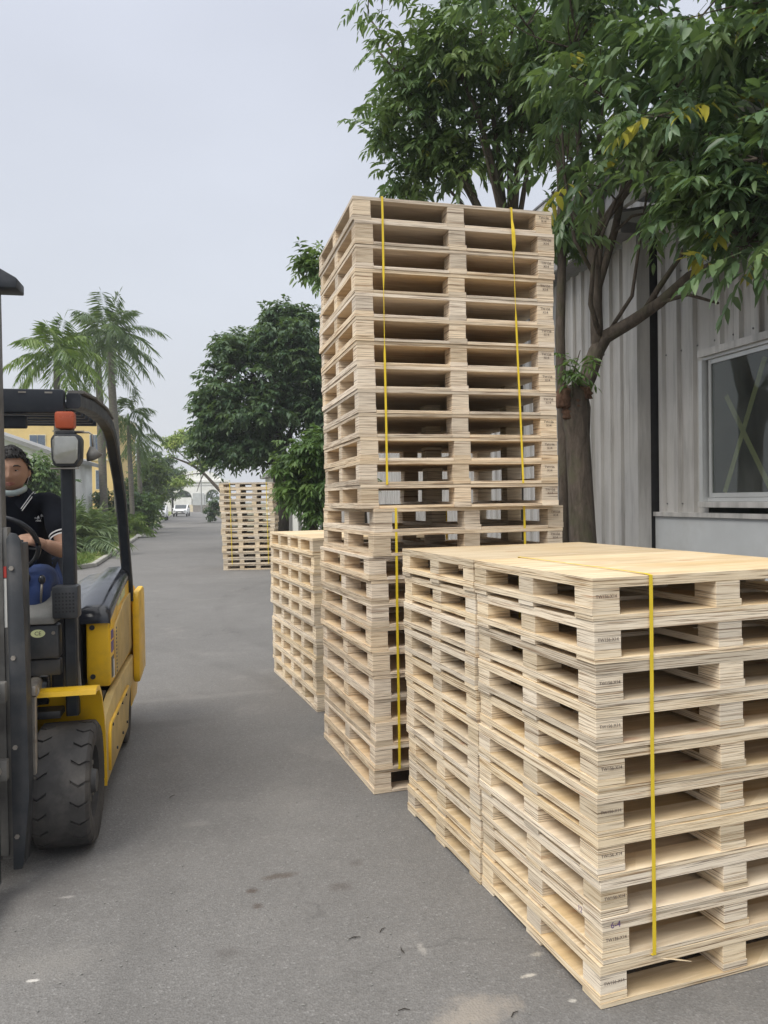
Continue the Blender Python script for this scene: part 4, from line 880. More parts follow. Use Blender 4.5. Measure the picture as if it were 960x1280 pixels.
# chassis and inner bulkhead
fpart('chassis', 'dark_paint', lambda mb: mb.span((-.70, .30, .14), (-.28, 1.45, .60), .01))
fpart('front_axle', 'dark_paint', lambda mb: mb.span((MIR+.275, -.12, .18), (-.275, .12, .42), .01))
fpart('floor_plate', 'dark_paint', lambda mb: mb.span((MIR+.20, .03, .62), (-.175, .60, .66), .006))
for s in both:
    # fender arch over the front wheel
    def fend(mb, s=s):
        arc = [(-.075, .78), (-.03, .785), (.05, .775), (.125, .72), (.19, .62), (.235, .50), (.262, .36), (.275, .20)]
        a0, a1 = X(s, -.33), X(s, .012)
        mb.sheet([[(a0, y, z), (a1, y, z)] for y, z in arc]); mb.sheet([[(a0, y-.012, z-.022), (a1, y-.012, z-.022)] for y, z in arc])
        mb.sheet([[(a1, y, z), (a1, y-.012, z-.022)] for y, z in arc]); mb.sheet([[(a0, arc[0][0], arc[0][1]), (a1, arc[0][0], arc[0][1])], [(a0, arc[0][0]-.012, arc[0][1]-.022), (a1, arc[0][0]-.012, arc[0][1]-.022)]])
    fpart('fender', 'yellow_paint', fend)
    # inner cheek behind fender, dark brown instead of yellow
    def cheek(mb, s=s):
        a0, a1 = X(s, -.335), X(s, -.325); mb.prism([(-.07, .755), (.05, .745), (.17, .60), (.24, .36), (.25, .2), (-.1, .2), (-.1, .45), (-.13, .55)], min(a0, a1), max(a0, a1), 'X')
    fpart('fender_cheek', 'dark_brown', cheek)
    def skirt(mb, s=s):
        a0, a1 = X(s, -.03), X(s, .012); mb.prism([(.285, .19), (.272, .36), (.245, .50), (.29, .56), (.62, .60), (1.78, .60), (1.80, .44), (1.50, .42), (1.38, .30), (1.34, .19)], min(a0, a1), max(a0, a1), 'X', .004)
    sk = fpart('side_skirt', 'yellow_dusty', skirt)
    def rib(mb, s=s):
        a = X(s, .018); mb.tube([(a, .33, .24), (a, .345, .44), (a, .40, .475), (a, 1.30, .475)], .010, 8)
    fpart('edge_rib', 'yellow_paint', rib, sk, True)
    def bolts(mb, s=s):
        for (y, z) in ((.36, .28), (.37, .40), (.52, .44), (.75, .44), (1.0, .44), (1.22, .44), (1.25, .25), (.7, .25), (1.0, .25)): mb.lathe([(-.001, .009), (.008, .009)], 'X', 8, (X(s, .012), y, z))
    fpart('bolts', 'dark_paint', bolts, sk)
    def step(mb, s=s):
        a0, a1 = X(s, -.20), X(s, -.035); mb.span((min(a0, a1), .24, .585), (max(a0, a1), .64, .612), .004)
    fpart('step', 'dark_paint', step)
    # battery cover: yellow side panel with rounded front edge
    def batt(mb, s=s):
        pts = [(.62, .635), (.615, .70), (.61, 1.00), (.63, 1.055), (.72, 1.075), (1.1, 1.14), (1.45, 1.19), (1.74, 1.20), (1.76, .62)]
        a0, a1 = X(s, -.135), X(s, -.005); mb.prism(pts, min(a0, a1), max(a0, a1), 'X', .014)
    bt = fpart('side_panel', 'yellow_paint', batt)
    def dustp(mb, s=s):
        a0, a1 = X(s, -.006), X(s, .006); mb.prism([(.80, .66), (.80, .93), (.84, .97), (1.30, 1.045), (1.70, 1.06), (1.72, .66)], min(a0, a1), max(a0, a1), 'X', .004)
    fpart('access_door', 'yellow_dusty', dustp, bt)
    def vents(mb, s=s):
        for k in range(13): z = .68+k*.022; mb.box((X(s, .0065), .835, z), (.004, .022, .010))
    fpart('vent_slots', 'dark_paint', vents, bt, False)
    for (z, h_) in ((.925, .052), (.855, .062)):
        fpart('decal', 'decal_purple', lambda mb, s=s, z=z, h_=h_: mb.box((X(s, -.004), .715, z), (.004, .10, h_)), bt, False)
    fpart('decal', 'dark_paint', lambda mb, s=s: mb.box((X(s, -.004), .715, .735), (.004, .10, .12)), bt, False)
    fpart('decal', 'sticker_white', lambda mb, s=s: mb.box((X(s, -.0035), .755, .715), (.006, .035, .11)), bt, False)
    fpart('decal', 'sticker_lime', lambda mb, s=s: mb.prism([(1.0, 1.055), (1.0, 1.105), (1.42, 1.165), (1.42, 1.08)], X(s, -.004)-.002, X(s, -.004)+.002, 'X'), bt, False)
    if s > 0: text_mesh('decal_writing', '7', .075, 'ink', bt, (-.0012, 1.16, 1.095), (PI/2, 0, PI/2))
    for z in (.985, .70): fpart('latch', 'dark_paint', lambda mb, s=s, z=z: mb.lathe([(-.004, .015), (0, .015), (.001, .010)], 'Y', 14, (X(s, -.10), .604, z)), bt, False)
    # counterweight ear
    def ear(mb, s=s):
        a0, a1 = X(s, .012), X(s, .06); mb.prism([(1.74, .40), (1.72, .46), (1.71, 1.02), (1.74, 1.06), (2.15, 1.06), (2.20, 1.0), (2.2, .42)], min(a0, a1), max(a0, a1), 'X', .016)
    fpart('counterweight_side', 'yellow_paint', ear)
    # black cowling on top of the panel
    def cowl(mb, s=s):
        rows = []
        for i in range(13):
            t = i/12; y = .60+1.12*t; zb = 1.06+.155*t+.02*math.sin(t*PI)
            zin = zb-.02-.05*math.sin(PI*min(1, t*1.2)); row = []
            for (a, dz) in ((-.002, -.052), (.004, -.022), (-.006, .006), (-.03, .026), (-.07, .034), (-.14, .030), (-.20, -.01), (-.27, -.05+.03*t), (-.34, -.06)):
                row.append((X(s, a), y, zb+dz))
            rows.append(row)
        front = [(p[0], .585, min(p[2], 1.045)-.035) for p in rows[0]]
        mb.sheet([front]+rows)
    fpart('cowling', 'gloss_black', cowl, None, True)
    # overhead guard: pillar, roof rail
    fpart('guard_pillar', 'navy_paint', lambda mb, s=s: mb.rail([(X(s, -.125), .10, .62), (X(s, -.125), .085, 1.3), (X(s, -.115), .03, 2.16)], .062, .07))
    fpart('guard_rail', 'navy_paint', lambda mb, s=s: mb.rail([(X(s, -.075), -.02, 2.215), (X(s, -.065), .4, 2.235), (X(s, -.05), .80, 2.225), (X(s, -.04), 1.0, 2.185), (X(s, -.035), 1.12, 2.12), (X(s, -.03), 1.40, 1.88), (X(s, -.025), 1.50, 1.74), (X(s, -.02), 1.58, 1.50), (X(s, -.015), 1.72, 1.15), (X(s, -.01), 1.74, 1.0)], .068, .075), None, 'auto')
    fpart('rail_cap', 'worn_grey', lambda mb, s=s: mb.rail([(X(s, -.07), .03, 2.266), (X(s, -.062), .4, 2.283), (X(s, -.05), .80, 2.272), (X(s, -.042), 1.0, 2.235)], .08, .016), None, 'auto')
    # tilt cylinder bracket and cover lobe
    fpart('tilt_cylinder', 'bare_steel', lambda mb, s=s: (mb.rail([(X(s, -.245), -.25, .42), (X(s, -.245), -.235, .80)], .03, .03), mb.box((X(s, -.265), -.22, .83), (.075, .07, .05), None, .008), mb.tube([(X(s, -.25), -.22, .82), (X(s, -.30), .10, .80)], .03, 12)))
    fpart('step_post', 'dusty_panel', lambda mb, s=s: mb.prism([(-.20, .66), (-.185, .90), (-.165, .965), (-.145, .975), (-.125, .955), (-.105, .66)] if s > 0 else [(MIR+.20, .66), (MIR+.185, .90), (MIR+.165, .965), (MIR+.145, .975), (MIR+.125, .955), (MIR+.105, .66)], .22, .28, 'Y', .008))
# roof of the guard
fpart('roof_front_beam', 'navy_paint', lambda mb: mb.span((MIR+.11, -.07, 2.15), (-.112, -.005, 2.265), .008))
fpart('roof_front_beam', 'navy_paint', lambda mb: mb.span((MIR+.20, .0, 2.08), (-.30, .04, 2.145), .008))
for k in range(7): fpart('roof_slat', 'navy_paint', lambda mb, k=k: mb.span((MIR+.112, .10+k*.15, 2.19), (-.112, .15+k*.15, 2.225), .004))
fpart('beam_slots', 'bare_steel', lambda mb: [mb.box((x, -.0705, 2.248), (.035, .003, .008)) for x in (-.18, -.30, -.42, -.56, -.68, -.80)])
# counterweight and rear
fpart('counterweight', 'yellow_paint', lambda mb: mb.prism([(1.79, .20), (1.77, 1.08), (1.85, 1.13), (2.25, 1.05), (2.32, .9), (2.32, .3), (2.2, .2)], MIR+.01, -.01, 'X', .02))
fpart('hood', 'gloss_black', lambda mb: mb.span((MIR+.30, .62, .66), (-.30, 1.76, 1.06), .03))
fpart('battery_tray', 'dark_paint', lambda mb: mb.span((MIR+.17, .70, .62), (-.17, 1.74, 1.02)))
# dash cowl and front bulkhead
fpart('dash_cowl', 'dark_paint', lambda mb: mb.span((MIR+.20, .03, .925), (-.175, .12, 1.095), .012))
fpart('dash_top', 'dusty_panel', lambda mb: mb.prism([(.02, 1.10), (.02, 1.14), (.16, 1.22), (.34, 1.235), (.36, 1.10)], MIR+.21, -.19, 'X', .008))
fpart('dash_lower_panel', 'dark_paint', lambda mb: mb.span((MIR+.20, .06, .835), (-.175, .12, .915), .006))
fpart('inner_bulkhead', 'gap_dark', lambda mb: mb.span((MIR+.03, .58, .66), (-.165, .605, 1.05)))
fpart('hydraulic_drum', 'gloss_black', lambda mb: mb.lathe([(-.14, .07), (-.13, .085), (.13, .085), (.14, .07)], 'X', 20, (-.38, .16, .75)), None, True)
dc = fpart('dash_bolts', 'bare_steel', lambda mb: [mb.lathe([(-.006, .009), (0, .009)], 'Y', 8, (x, .03-.0, z)) for x, z in ((-.20, 1.055), (MIR+.24, 1.055))])
ov = fpart('sticker', 'sticker_lime', lambda mb: mb.prism([(-.272+.034*math.cos(2*PI*k/24), 1.055+.020*math.sin(2*PI*k/24)) for k in range(24)], .0255, .029, 'Y'))
text_mesh('sticker_writing', 'CE', .027, 'ink', ov, (-.272, .0252, 1.055), (PI/2, 0, 0))
# perforated box beside the pillar
gb = fpart('perforated_box', 'dark_paint', lambda mb: mb.box((-.135, .035, 1.21), (.125, .10, .165), None, .012))
fpart('box_holes', 'gap_dark', lambda mb: [mb.lathe([(-.001, .0052), (.0005, .0052)], 'Y', 8, (-.177+c*.0165, -.0155, 1.165+r2*.018)) for c in range(6) for r2 in range(6)], gb)
# lights
hl = fpart('headlight', 'dark_paint', lambda mb: mb.prism([(-.168, 1.915), (-.155, 1.885), (-.055, 1.885), (-.035, 1.915), (-.03, 2.02), (-.045, 2.045), (-.155, 2.045), (-.172, 2.02)], -.10, .0, 'Y', .01))
fpart('lens', 'lamp_lens', lambda mb: mb.prism([(-.158, 1.922), (-.147, 1.898), (-.064, 1.898), (-.046, 1.922), (-.042, 2.012), (-.054, 2.032), (-.147, 2.032), (-.161, 2.012)], -.112, -.099, 'Y', .004), hl)
fpart('bracket', 'bare_steel', lambda mb: (mb.span((-.165, -.08, 2.058), (-.02, -.06, 2.062)), mb.span((-.18, -.08, 1.874), (-.05, -.05, 1.880))), hl)
tl = fpart('turn_signal', 'amber_lens', lambda mb: mb.box((-.105, -.07, 2.112), (.092, .07, .085), None, .014))
fpart('signal_base', 'dark_paint', lambda mb: mb.box((-.105, -.06, 2.05), (.09, .06, .02), None, .004), tl)
hn = fpart('horn', 'worn_grey', lambda mb: mb.tube([(.02, -.02, 1.935), (.012, -.03, 1.955), (.008, -.02, 1.985)], [.042, .030, .012], 14), None, True)
fpart('horn_rod', 'bare_steel', lambda mb: mb.tube([(-.06, -.05, 2.055), (.0, -.05, 2.056), (.014, -.048, 2.045), (.016, -.045, 1.985)], .005, 8), hn, True)
# seat, steering wheel, levers
fpart('seat', 'gloss_black', lambda mb: (mb.box((-.47, .62, 1.13), (.46, .46, .10), None, .035), mb.box((-.47, .87, 1.38), (.44, .11, .50), Matrix.Rotation(R(-10), 3, 'X'), .045)), None, True)
SWc = Vector((-.455, .07, 1.50)); SWr = Matrix.Rotation(R(-52), 3, 'X')
sw = fpart('steering_wheel', 'gloss_black', lambda mb: mb.tube([SWc + SWr @ Vector((.185*math.cos(2*PI*k/36), .185*math.sin(2*PI*k/36), 0)) for k in range(37)], .0135, 10), None, True)
fpart('spokes', 'dark_paint', lambda mb: ([mb.rail([SWc, SWc + SWr @ Vector((.18*math.cos(a), .18*math.sin(a), 0))], .03, .012) for a in (R(10), R(170), R(270))], mb.ball(SWc, (.04, .04, .03))), sw)
fpart('steering_column', 'dark_paint', lambda mb: mb.tube([SWc, SWc + SWr @ Vector((0, .0, -.38))], [.03, .045], 14), None, True)
for i, x in enumerate((-.275, -.345, -.40)): lv = fpart('lever', 'bare_steel', lambda mb, x=x, i=i: mb.tube([(x, .12, 1.20), (x+.01, .11, 1.30+.01*i)], .006, 8), None, True); fpart('knob', 'gloss_black', lambda mb, x=x, i=i: mb.ball((x+.01, .11, 1.318+.01*i), (.018, .018, .024)), lv, True)
fpart('grab_lever', 'gloss_black', lambda mb: mb.tube([(-.40, -.02, 1.375), (-.30, -.05, 1.44)], [.012, .017], 10), None, True)
# mast
def mastf(mb):
    for sg in (1, -1):
        f = (lambda a: a) if sg > 0 else (lambda a: MIR-a)
        P_ = [(f(-.305), .07), (f(-.305), 1.55), (f(-.29), 1.578), (f(-.265), 1.572), (f(-.245), 1.54), (f(-.243), 1.46), (f(-.238), 1.20), (f(-.232), .40), (f(-.262), .10), (f(-.268), .07)]
        mb.prism(P_, -.41, -.385, 'Y', .004)
        mb.prism([(f(-.262), .08), (f(-.262), 1.53), (f(-.243), 1.53), (f(-.243), .30)], -.3845, -.27, 'Y', .003)
        mb.prism([(f(-.305), .07), (f(-.305), 1.54), (f(-.263), 1.54), (f(-.263), .07)], -.29, -.27, 'Y', .003)
ms = fpart('mast', 'dark_paint', mastf)
fpart('mast_channel', 'worn_grey', lambda mb: [mb.span((a, -.36, .10), (a+.05, -.30, 1.60), .003) for a in (-.36, MIR+.31)], ms)
def chain(mb):
    for x in (-.395, MIR+.395):
        for k in range(60): mb.box((x, -.375, .35+k*.022), (.022 if k % 2 else .014, .008, .018))
fpart('chain', 'bare_steel', chain, ms, False)
fpart('mast_bolts', 'bare_steel', lambda mb: [mb.lathe([(-.008, .011), (0, .011)], 'Y', 6, (x, -.41, z)) for x in (-.285, MIR+.285) for z in (.22, .62, 1.02, 1.42)], ms, False)
fpart('inner_mast', 'worn_grey', lambda mb: [mb.span((x, -.37, .12), (x+.035, -.29, 2.70), .004) for x in (-.365, MIR+.33)], ms)
fpart('mast_crosshead', 'navy_paint', lambda mb: mb.prism([(MIR+.24, 2.66), (MIR+.24, 2.70), (MIR+.33, 2.76), (-.33, 2.76), (-.235, 2.705), (-.235, 2.66)], -.42, -.28, 'Y', .006), ms)
fpart('mast_crossmember', 'bare_steel', lambda mb: [mb.span((MIR+.37, -.36, z), (-.37, -.30, z+.06), .004) for z in (.45, .86, 1.2)], ms)
fpart('lift_cylinder', 'dark_paint', lambda mb: [mb.tube([(x, -.25, .12), (x, -.25, 1.95)], .035, 14) for x in (-.40, MIR+.40)], ms, True)
fpart('hose', 'rubber', lambda mb: [mb.tube([(x, -.41, .3), (x, -.415, 1.2), (x+.01, -.41, 2.6)], .012, 8) for x in (-.42, -.46)], ms, True)
cr_ = fpart('carriage', 'worn_grey', lambda mb: [mb.span((MIR+.16, -.50, z), (-.30, -.455, z+.09), .006) for z in (.50, .84)])
fpart('carriage_bolt', 'bare_steel', lambda mb: [mb.lathe([(-.02, .02), (.0, .02)], 'Y', 8, (-.34, -.50, z+.045)) for z in (.50, .84)], cr_)
for x in (-.42, MIR+.34): fpart('fork', 'dark_paint', lambda mb, x=x: mb.prism([(-.505, .95), (-.545, .95), (-.55, .14), (-.60, .10), (-1.5, .075), (-1.5, .07), (-.505, .06)], x, x+.09, 'X', .003))
wl = fpart('warning_label', 'sticker_white', lambda mb: mb.box((-.335, -.3615, 1.26), (.034, .002, .22)), ms, False)
fpart('label_band', 'sticker_red', lambda mb: mb.box((-.335, -.3630, 1.40), (.036, .002, .05)), wl, False)
fpart('label_band', 'sticker_red', lambda mb: mb.box((-.347, -.3632, 1.26), (.008, .002, .20)), wl, False)
fpart('licence_plate', 'dusty_panel', lambda mb: mb.box((-.40, -.43, 1.10), (.12, .01, .06)), ms, False)

# ------------------------------------------------------------------ the driver (same local frame as the forklift)
PN = empty('person', FO + Matrix.Rotation(FA, 3, 'Z') @ Vector((-.46, .55, 1.18)), FA); tag(PN, 'driver in black polo shirt and blue trousers at the forklift wheel', 'person')
PO = Vector((-.46, .55, 1.18))
def skin(name, verts, edges, radii, mat, parent=None, sub=2, root=0):
    me = bpy.data.meshes.new(name+'_src'); me.from_pydata([Vector(v) for v in verts], edges, []); o = bpy.data.objects.new(name+'_tmp', me); COL.objects.link(o)
    md = o.modifiers.new('s', 'SKIN'); md.use_smooth_shade = True
    for i, r in enumerate(radii):
        sv_ = me.skin_vertices[0].data[i]; sv_.radius = (r, r) if not hasattr(r, '__len__') else r; sv_.use_root = (i == root)
    o.modifiers.new('sub', 'SUBSURF').levels = sub
    bpy.context.view_layer.update(); m2 = bpy.data.meshes.new_from_object(o.evaluated_get(bpy.context.evaluated_depsgraph_get())); bpy.data.objects.remove(o)
    m2.name = name; return m2
def finish(me, name, mat, parent, off=None):
    o = bpy.data.objects.new(name, me); COL.objects.link(o); me.materials.clear(); me.materials.append(MAT[mat])
    for p in me.polygons: p.use_smooth = True; p.material_index = 0
    o.parent = parent
    if off is not None: o.matrix_parent_inverse = Matrix.Translation(-off)
    return o
HC = Vector((-.455, .36, 1.885))      # head centre
HR = Matrix.Rotation(R(6), 3, 'Z') @ Matrix.Rotation(R(7), 3, 'X')
def head_mesh():
    bm = bmesh.new(); bmesh.ops.create_uvsphere(bm, u_segments=64, v_segments=48, radius=1)
    for v in bm.verts:
        x, y, z = v.co; # face towards -y
        g = lambda cx, cz, sx, sz: math.exp(-((x-cx)/sx)**2-((z-cz)/sz)**2)
        fr_ = max(0, -y)
        w_ = 1.0 - .12*max(0, -z)**1.4*(1 if y < .2 else .4); jaw = 1-.22*max(0, -z-.35)
        X_ = x*.080*w_*jaw*(1+.03*(1-abs(z)))
        Y_ = y*.098*(1.0 if y < 0 else 1.0)*(1-.16*max(0, -z) if y > 0 else 1)
        Z_ = z*.122
        if y < 0:
            Y_ += .010*max(0, -z)                            # flatter lower face
            d = 0
            d += .024*g(0, -.20, .13, .13)*fr_               # nose tip
            d += .014*g(0, .02, .10, .22)*fr_                # bridge
            d += .007*g(.16, -.24, .10, .08)*fr_ + .007*g(-.16, -.24, .10, .08)*fr_   # nostril wings
            d -= .013*g(.40, .07, .20, .11)*fr_ + .013*g(-.40, .07, .20, .11)*fr_     # eye sockets
            d += .006*g(.38, .26, .30, .08)*fr_ + .006*g(-.38, .26, .30, .08)*fr_     # brow
            d += .006*g(0, -.50, .28, .07)*fr_ + .006*g(0, -.60, .24, .06)*fr_ - .004*g(0, -.55, .3, .025)*fr_
            d += .008*g(0, -.86, .30, .14)*fr_               # chin
            d += .006*g(.55, -.18, .22, .2)*fr_ + .006*g(-.55, -.18, .22, .2)*fr_     # cheek
            Y_ -= d
        v.co = HC + HR @ Vector((X_, Y_, Z_))
    for s in (-1, 1):                                      # ears
        M = Matrix.Translation(HC + HR @ Vector((s*.083, .012, -.005))) @ HR.to_4x4() @ Matrix.Rotation(R(s*20), 4, 'Z') @ Matrix.Diagonal((.012, .020, .034, 1)); bmesh.ops.create_uvsphere(bm, u_segments=14, v_segments=10, radius=1, matrix=M)
    return bm
def hand_parts(wr, palm_dir, across, nrm, grip):
    """skin chains for a hand: wrist, palm, four fingers and a thumb curled round the rim; returns list of (verts, radii)"""
    wr = Vector(wr); P, A, Nn = Vector(palm_dir).normalized(), Vector(across).normalized(), Vector(nrm).normalized(); ch = []
    for k, (L_, o_) in enumerate(((.070, .030), (.078, .010), (.072, -.010), (.058, -.029))):
        b_ = wr + P*.080 + A*o_
        p1 = b_ + P*L_*.34 + Nn*-.012; p2 = p1 + (P*.25-Nn*1.0).normalized()*L_*.40; p3 = p2 + (-P*.9-Nn*.45).normalized()*L_*.34
        ch.append(([wr + P*.035 + A*o_*.6, b_, p1, p2, p3], [.013, .0105, .0095, .009, .0075]))
    t0 = wr + P*.022 + A*.024; ch.append(([t0, t0 + A*.026+P*.018-Nn*.008, t0 + A*.036+P*.045-Nn*.022, t0+A*.026+P*.068-Nn*.032], [.014, .012, .0105, .0085]))
    ch.append(([wr - P*.02, wr, wr+P*.04, wr+P*.078], [.024, (.026), .030, .030]))
    return ch
# arm targets
hR = SWc + SWr @ Vector((.105, -.02, .028)); hL = SWc + SWr @ Vector((-.150, -.06, .028))
shR, shL = Vector((-.262, .42, 1.715)), Vector((-.69, .42, 1.715)); elR, elL = Vector((-.172, .27, 1.440)), Vector((-.80, .30, 1.45))
wrR = hR + Vector((.085, .06, -.03)); wrL = hL + Vector((-.075, .075, -.01))
bm = head_mesh()
def addmesh(me): bm.from_mesh(me); bpy.data.meshes.remove(me)
addmesh(skin('neck', [HC+Vector((0, .02, -.05)), (-.46, .395, 1.79), (-.465, .425, 1.72), (-.467, .44, 1.62), (-.467, .50, 1.42), (-.467, .56, 1.22)], [(i, i+1) for i in range(5)], [.055, .058, .068, (.13, .09), (.13, .09), (.14, .10)], 'skin'))
for sh, el, wr_, sx in ((shR, elR, wrR, 1), (shL, elL, wrL, -1)):
    addmesh(skin('arm', [sh+Vector((-sx*.12, .01, -.02)), sh, sh.lerp(el, .5), el, el.lerp(wr_, .4), wr_], [(i, i+1) for i in range(5)], [.05, .055, .050, .042, .042, .027], 'skin'))
    pd = (Vector((-sx*.55, -.55, .02))).normalized(); ac = Vector((0, -.2, 1)) if sx > 0 else Vector((0, -.2, 1)); nn_ = Vector((sx*.2, .3, .5))
    pd = ((hR if sx > 0 else hL) - wr_).normalized(); ac = Vector((-sx*.6, .2, .6)); ac = (ac - pd*ac.dot(pd)).normalized(); nn_ = Vector((0, -.25, 1)); nn_ = (nn_ - pd*nn_.dot(pd) - ac*nn_.dot(ac)).normalized()
    for vs_, rs in hand_parts(wr_, pd, ac, nn_, None): addmesh(skin('finger', vs_, [(i, i+1) for i in range(len(vs_)-1)], rs, 'skin', sub=1))
# lower legs/ankles inside the trousers keep the body in one piece
for sx in (1, -1):
    addmesh(skin('leg', [(-.467, .56, 1.24), (-.467+sx*.09, .55, 1.24), (-.467+sx*.125, .30, 1.31), (-.467+sx*.135, .17, 1.29), (-.467+sx*.13, .30, .95), (-.467+sx*.13, .27, .74)], [(i, i+1) for i in range(5)], [.09, .085, .07, .055, .05, .04], 'skin'))
bmesh.ops.recalc_face_normals(bm, faces=bm.faces)
me = bpy.data.meshes.new('body_src'); bm.to_mesh(me); bm.free()
o = bpy.data.objects.new('body_tmp', me); COL.objects.link(o); md = o.modifiers.new('r', 'REMESH'); md.mode = 'VOXEL'; md.voxel_size = .0048; md.use_smooth_shade = True
md2 = o.modifiers.new('sm', 'SMOOTH'); md2.iterations = 2; md2.factor = .5
bpy.context.view_layer.update(); me = bpy.data.meshes.new_from_object(o.evaluated_get(bpy.context.evaluated_depsgraph_get())); bpy.data.objects.remove(o)
body = finish(me, 'body', 'skin', PN, PO)
# face details
def ppart(name, mat, fn, parent=body, smooth=True):
    mb = MB(); fn(mb); o = mb.build(name, mat, parent, smooth)
    if parent is PN: o.matrix_parent_inverse = Matrix.Translation(-PO)
    return o
hp = lambda x, y, z: HC + HR @ Vector((x, y, z))
for s in (-1, 1):
    e = ppart('eye', 'eye_white', lambda mb: mb.ball(hp(s*.031, -.0795, .008), (.0115, .006, .0036), 14, 10)); ppart('iris', 'hair', lambda mb: mb.ball(hp(s*.031, -.0860, .008), (.0052, .0035, .0052), 12, 8), e) if False else ppart('pupil', 'hair', lambda mb: mb.ball(hp(s*.031, -.0860, .008), (.0048, .0028, .0036), 12, 8))
    ppart('eyelid', 'skin', lambda mb: mb.tube([hp(s*.016, -.0850, .010), hp(s*.026, -.0885, .0155), hp(s*.036, -.0870, .0155), hp(s*.046, -.0790, .010)], [.002, .0038, .0038, .002], 8))
    ppart('eyebrow', 'hair', lambda mb: mb.tube([hp(s*.013, -.0915, .028), hp(s*.028, -.0925, .034), hp(s*.042, -.0865, .034), hp(s*.054, -.0760, .028)], [.0028, .0038, .0034, .0015], 8))
ppart('lips', 'lips', lambda mb: (mb.tube([hp(-.026, -.0835, -.060), hp(-.010, -.0935, -.0575), hp(0, -.0942, -.059), hp(.010, -.0935, -.0575), hp(.026, -.0835, -.060)], [.0015, .0042, .004, .0042, .0015], 8), mb.tube([hp(-.022, -.0830, -.066), hp(0, -.0925, -.0695), hp(.022, -.0830, -.066)], [.0015, .0052, .0015], 8)))
# hair: cap with short locks
def hair(mb):
    rr = random.Random(5)
    bmesh.ops.create_uvsphere(mb.bm, u_segments=40, v_segments=28, radius=1)
    dele = []
    for v in mb.bm.verts:
        x, y, z = v.co
        lim = .42 if y < -.35 else (-.15 if y < .1 else -.55)
        if y < 0: lim = .42 - .57*max(0, min(1, (y+.6)/.6)) if y > -.6 else .45
        k = 1+.05*rr.random()
        v.co = hp(x*.086*k, y*.104*k+.002, z*.134*k)
        if z < lim: dele.append(v)
    bmesh.ops.delete(mb.bm, geom=dele, context='VERTS')
    for i in range(300):
        th_ = rr.uniform(0, 2*PI); zz = rr.uniform(-.3, 1); r2 = math.sqrt(max(0, 1-zz*zz)); x, y = r2*math.cos(th_), r2*math.sin(th_)
        if y < -.3 and zz < .38: continue
        if y < .1 and zz < .0: continue
        if y < -.1 and zz < .62: continue
        p0 = Vector((x*.082, y*.100, zz*.130)); dr_ = (Vector((x*.35+.15, -.55 if zz > .3 else .1, -.35-.5*(1-zz))) + Vector((rr.uniform(-.22, .22), rr.uniform(-.2, .2), rr.uniform(-.1, .25)))).normalized()
        L_ = rr.uniform(.018, .034); p1 = p0 + p0.normalized()*.006 + dr_*L_*.5; p2 = p1 + dr_*L_*.5 + Vector((0, 0, -.004))
        mb.tube([HC+HR@p0, HC+HR@p1, HC+HR@p2], [.008, .0065, .001], 4, False)
ppart('hair', 'hair', hair, body, 'auto')
# mask pulled down under the chin, with ear loop
def mask(mb):
    rows = []
    for j in range(6):
        f = j/5; z = -.097-.034*f; row = []
        for k in range(19):
            a = R(-78+156*k/18); rx, ry = .073+.006*math.sin(f*PI), .088+.010*math.sin(f*PI)-.012*f
            row.append(hp(math.sin(a)*rx, -math.cos(a)*ry+.004*(k % 2), z+.022*abs(math.sin(a))**2))
        rows.append(row)
    mb.sheet(rows)
mk = ppart('face_mask', 'mask_blue', mask); mk.modifiers.new('t', 'SOLIDIFY').thickness = .003
for s in (-1, 1): ppart('ear_loop', 'trim_white', lambda mb: mb.tube([hp(s*.075, -.02, -.072), hp(s*.086, .0, -.03), hp(s*.088, .012, .02)], .0014, 6))
# clothing
sv_ = [(-.467, .575, 1.20), (-.467, .55, 1.36), (-.467, .495, 1.50), (-.467, .445, 1.64), (-.466, .43, 1.715), (-.462, .415, 1.755),
       (shR.x-.06, .435, 1.705), tuple(shR), tuple(shR.lerp(elR, .38)), tuple(shR.lerp(elR, .74)), (shL.x+.06, .435, 1.705), tuple(shL), tuple(shL.lerp(elL, .38)), tuple(shL.lerp(elL, .74))]
me = skin('shirt', sv_, [(0, 1), (1, 2), (2, 3), (3, 4), (4, 5), (3, 6), (6, 7), (7, 8), (8, 9), (3, 10), (10, 11), (11, 12), (12, 13)],
          [(.19, .15), (.185, .145), (.185, .14), (.18, .13), (.10, .085), (.072, .072), .085, .078, .076, .078, .085, .078, .076, .078], 'shirt_black', root=2)
sh = finish(me, 'polo_shirt', 'shirt_black', PN, PO)
ppart('sleeve_trim', 'trim_white', lambda mb: [mb.tube([e_.lerp(s_, f0), e_.lerp(s_, f0+.022)], [.064, .066], 24, False) for s_, e_ in ((shR, elR),) for f0 in (.275, .335)], sh)
def collar(mb):
    for s in (-1, 1):
        mb.sheet([[(-.462+s*.072, .45, 1.795), (-.462+s*.100, .46, 1.760)], [(-.462+s*.066, .375, 1.785), (-.462+s*.104, .365, 1.738)], [(-.462+s*.022, .335, 1.715), (-.462+s*.066, .300, 1.665)]])
ck_ = ppart('collar', 'shirt_black', collar, sh, False); ck_.modifiers.new('t', 'SOLIDIFY').thickness = .005
ppart('collar_stripe', 'trim_white', lambda mb: [mb.rail([(-.462+s*.103, .456, 1.764), (-.462+s*.106, .361, 1.742), (-.462+s*.070, .294, 1.671)], .004, .006, (1, 0, 0)) for s in (-1, 1)] + [mb.rail([(-.462+s*.096, .456, 1.772), (-.462+s*.098, .361, 1.751), (-.462+s*.064, .296, 1.681)], .004, .003, (1, 0, 0)) for s in (-1, 1)], sh, False)
